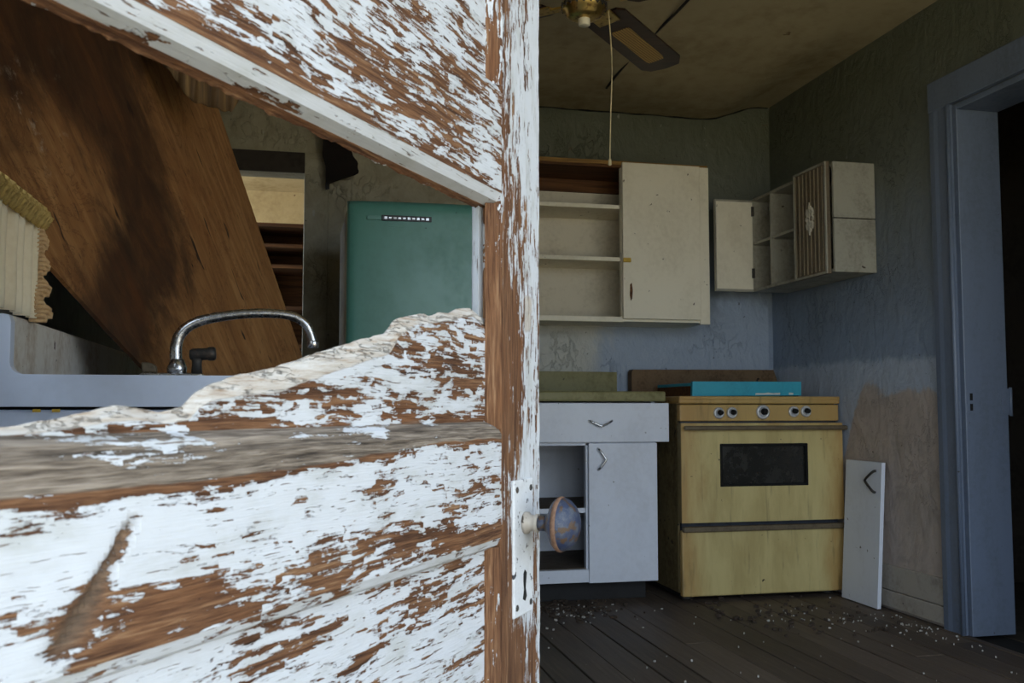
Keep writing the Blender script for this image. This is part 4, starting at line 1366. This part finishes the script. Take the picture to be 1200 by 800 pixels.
def cur(u, v):
    y = 1.30 + 0.545 * u
    return Vector((cux + 0.008 * math.sin(u * 70) + 0.004 * math.sin(u * 33 + 1), y + 0.004 * (1 - v) * math.sin(v * 9), 1.012 + 0.175 * v))


MB().sheet(cur, 150, 8, True, 0.0012).build('cloth', M['curtain'], cu)
br = MB()
for k in range(64):
    y = 1.30 + 0.565 * k / 63
    z = 1.196 + 0.004 * math.sin(k * 1.7)
    br.tube([(cux + 0.010, y, z - 0.022), (cux + 0.022, y + 0.002, z - 0.004), (cux + 0.008, y + 0.003, z + 0.012), (cux - 0.010, y + 0.002, z + 0.004)], [0.0045, 0.006, 0.0055, 0.004], 6, sub=2)
bo = br.build('gold_braid', M['fringe'], cu)
tf = MB()
for k in range(22):
    z = 1.016 + 0.160 * k / 21
    L = 0.012 + 0.026 * (0.5 + 0.5 * math.sin(k * 1.15)) * (1.2 - k / 26)
    tf.tube([(cux + 0.004, 1.843, z), (cux + 0.007 + L * 0.35, 1.848 + L * 0.4, z + 0.003), (cux + 0.004 + L * 0.55, 1.849 + L * 0.6, z - 0.006), (cux - 0.002, 1.846, z - 0.006)], 0.0042, 6, sub=2)
tf.build('side_fringe', M['tassel'], cu)
MB().tube([(cux - 0.004, 0.95, 1.190), (cux - 0.004, 1.86, 1.190)], 0.004, 8).build('rod', M['brass'], cu)
box('rod_bracket', M['brass'], cu, XL, cux - 0.002, 1.838, 1.846, 1.184, 1.194)

# ================================================================== PLYWOOD SHEET
EYEV = Vector((0, 0, EYE))
S1, S2, S3 = Vector((-0.477, 1.95, 1.155)), Vector((0.0772, 3.35, 0.965)), Vector((-0.245, 2.95, 1.783))
pn = (S2 - S1).cross(S3 - S1).normalized()
if pn.dot(EYEV - S1) < 0:
    pn = -pn
# local frame on the sheet: y up along the grain, x across it
gy = (S3 - S2).normalized()
gx = gy.cross(pn).normalized()
porg = S2.copy()


def to_local(p):
    d_ = p - porg
    return (d_.dot(gx), d_.dot(gy))


# corners of the sheet worked out where it stands: on the sink deck, up towards the side wall
PLY = [(0.006, 3.30, 0.913), (-0.330, 2.300, 0.913), (-0.40, 2.14, 1.020), (-0.477, 1.95, 1.155), (-0.575, 1.71, 1.33), (-0.585, 2.02, 2.30), (-0.34, 2.79, 2.25), (-0.289, 2.87, 1.93), (-0.245, 2.95, 1.783)]


def on_plane(p):
    p = Vector(p)
    return p - pn * (p - porg).dot(pn)


sheet_o = thing('plywood_sheet', 'large water stained plywood sheet fallen from the ceiling onto the sink', 'plywood', tuple(porg))
rotm = Matrix((gx, gy, pn)).transposed()
sheet_o.rotation_euler = rotm.to_euler()
outl = [to_local(on_plane(p)) for p in PLY]
rag = []
for (a, b) in zip(outl, outl[1:] + outl[:1]):
    n = max(2, int(math.dist(a, b) / 0.012))
    for i in range(n):
        t = i / n
        j = 0.0022
        rag.append((a[0] + (b[0] - a[0]) * t + j * nz(a[0] + t * 9, b[1], 0, 9), a[1] + (b[1] - a[1]) * t + j * nz(t * 9, b[0], 3, 9)))
bmp = bmesh.new()
vs = [bmp.verts.new((x, y, 0)) for x, y in rag]
f0 = bmp.faces.new(vs)
# cut into a grid so that stains can follow vertex values
xs = [p[0] for p in rag]; ys = [p[1] for p in rag]
for k in range(1, 26):
    xx = min(xs) + (max(xs) - min(xs)) * k / 26
    bmesh.ops.bisect_plane(bmp, geom=list(bmp.verts) + list(bmp.edges) + list(bmp.faces), plane_co=(xx, 0, 0), plane_no=(1, 0, 0))
for k in range(1, 30):
    yy = min(ys) + (max(ys) - min(ys)) * k / 30
    bmesh.ops.bisect_plane(bmp, geom=list(bmp.verts) + list(bmp.edges) + list(bmp.faces), plane_co=(0, yy, 0), plane_no=(0, 1, 0))
bmesh.ops.recalc_face_normals(bmp, faces=bmp.faces)
ext = bmesh.ops.extrude_face_region(bmp, geom=list(bmp.faces))
bmesh.ops.translate(bmp, vec=(0, 0, -0.009), verts=[g for g in ext['geom'] if isinstance(g, bmesh.types.BMVert)])
bmesh.ops.recalc_face_normals(bmp, faces=bmp.faces)
mb = MB(); mb._merge(bmp)
X0, X1_, Y0_, Y1_ = min(xs), max(xs), min(ys), max(ys)


def G(cx, cy, rx, ry):
    return lambda v: math.exp(-((v.x - cx) / rx) ** 2 - ((v.y - cy) / ry) ** 2)


wetA = [(-0.80, 1.34, 0.55, 0.20, 1.15), (-0.66, 1.00, 0.18, 0.30, 0.75), (-0.74, 0.78, 0.16, 0.15, 0.35), (-1.02, 0.70, 0.28, 0.14, 1.0), (-0.30, 1.34, 0.36, 0.16, 0.8)]
mb.build('board', M['ply'], sheet_o, True, None, {
    'wet': lambda v: 0.06 + sum(a * math.exp(-((v.x - cx) / rx) ** 2 - ((v.y - cy) / ry) ** 2) for cx, cy, rx, ry, a in wetA),
    'mould': lambda v: math.exp(-((v.x + 1.03) / 0.14) ** 2 - ((v.y - 1.13) / 0.09) ** 2)})

# veneer strip hanging from the ceiling over the sheet's upper corner
def strip_fn(u, v):
    # ragged lower edge falls towards the passage; the strip hangs from the ceiling joint
    bot = 1.706 - 0.080 * sstep(0.0, 0.45, u) - 0.020 * u + 0.008 * nz(u, 0, 0, 14)
    if u > 0.86:
        bot += 0.55 * (u - 0.86)
    x = -0.342 + 0.205 * u + 0.012 * v
    z = bot + (2.44 - bot) * v
    return Vector((x, 2.46 + 0.10 * u + 0.006 * math.sin(u * 34) + 0.02 * math.sin(v * 3), z))


vs_ = MB().sheet(strip_fn, 60, 16, True, 0.004).build('hanging_veneer', M['strip'])
tag(vs_, 'dark ribbed veneer strip hanging from the ceiling above the plywood', 'veneer')

# torn black felt on the back wall
def felt_fn(u, v):
    z = 2.36 - 0.455 * v
    wl = -0.010 + 0.012 * nz(v, 0, 0, 7)
    cx0 = 0.118 + 0.030 * sstep(.3, 1, v)
    wd = 0.07 + 0.05 * sstep(0.25, 0.45, v) + 0.035 * math.exp(-((v - .78) / .12) ** 2) - 0.15 * sstep(0.80, 1.0, v) + 0.02 * nz(v, 3, 0, 11)
    x = cx0 + max(0.004, wd) * u + wl * (1 - u)
    return Vector((x, 4.715 - 0.03 * math.sin(v * 3) - 0.02 * u, z))


ft = MB().sheet(felt_fn, 10, 40, False, 0.003).build('torn_felt', M['felt'])
tag(ft, 'torn black felt hanging down the cream wall above the fridge', 'felt')

# shelves in the back room
rk = thing('pantry_shelf', 'wooden shelf rack in the back room beyond the passage', 'shelf', (0.1, 5.9, 0))
for z in (0.5, 0.85, 1.2, 1.42, 1.66, 1.78, 1.90):
    box('shelf', M['brown_wood'], rk, -0.28, 0.62, 5.72, 6.05, z, z + 0.022, 0.002)
for xx in (-0.30, 0.62):
    box('upright', M['brown_wood'], rk, xx, xx + 0.02, 5.72, 6.05, -0.02, 1.925, 0.002)
box('back_panel', M['brown_wood'], rk, -0.28, 0.62, 6.05, 6.06, -0.02, 1.925)

# ================================================================== LITTER ON THE FLOOR
def scatter(name, mat, n, gen, smin, smax, label, cat):
    b = bmesh.new()
    for _ in range(n):
        x, y = gen()
        s = random.uniform(smin, smax) * (0.5 + random.random())
        k = random.randint(4, 6)
        a0 = random.random() * 6.28
        el = random.uniform(0.45, 1.0)
        hh = random.uniform(0.0008, 0.004)
        tx, ty = random.uniform(-.25, .25), random.uniform(-.25, .25)
        top = []
        bot = []
        for i in range(k):
            a = a0 + 6.28 * i / k
            r = s * random.uniform(0.6, 1.0)
            dx, dy = r * math.cos(a), r * math.sin(a) * el
            zz = 0.0015 + s * .3 + dx * tx + dy * ty
            top.append(b.verts.new((x + dx, y + dy, zz + hh)))
            bot.append(b.verts.new((x + dx, y + dy, 0.0)))
        b.faces.new(top)
        for i in range(k):
            j = (i + 1) % k
            b.faces.new((bot[i], bot[j], top[j], top[i]))
    bmesh.ops.recalc_face_normals(b, faces=b.faces)
    mb = MB(); mb._merge(b)
    o = mb.build(name, mat)
    return tag(o, label, cat, None, 'stuff')


def gen_chip():
    r = random.random()
    if r < 0.30:
        return (random.gauss(1.16, 0.09), min(4.2, random.gauss(4.02, 0.10)))
    if r < 0.60:
        t = random.random()
        return (min(2.44, 1.9 + 0.55 * t + random.gauss(0, .07)), 3.80 - 0.35 * t + random.gauss(0, .12))
    if r < 0.72:
        return (min(2.45, random.gauss(2.38, .05)), random.uniform(3.1, 3.7))
    return (random.uniform(0.9, 2.42), random.uniform(2.7, 4.05))


scatter('paint_flake_litter', M['chips'], 200, gen_chip, 0.002, 0.006, 'pale paint flakes strewn over the dark floorboards', 'debris')


def gen_dark():
    r = random.random()
    if r < 0.55:
        return (random.gauss(1.17, 0.10), min(4.23, random.gauss(4.05, 0.10)))
    return (random.uniform(1.7, 2.40), random.gauss(3.72, 0.20))


scatter('leaf_litter', M['litter'], 230, gen_dark, 0.005, 0.014, 'dark leaf litter swept against the base of the cabinet', 'debris')

for _o in list(bpy.data.objects):
    if '_o' in _o:
        del _o['_o']
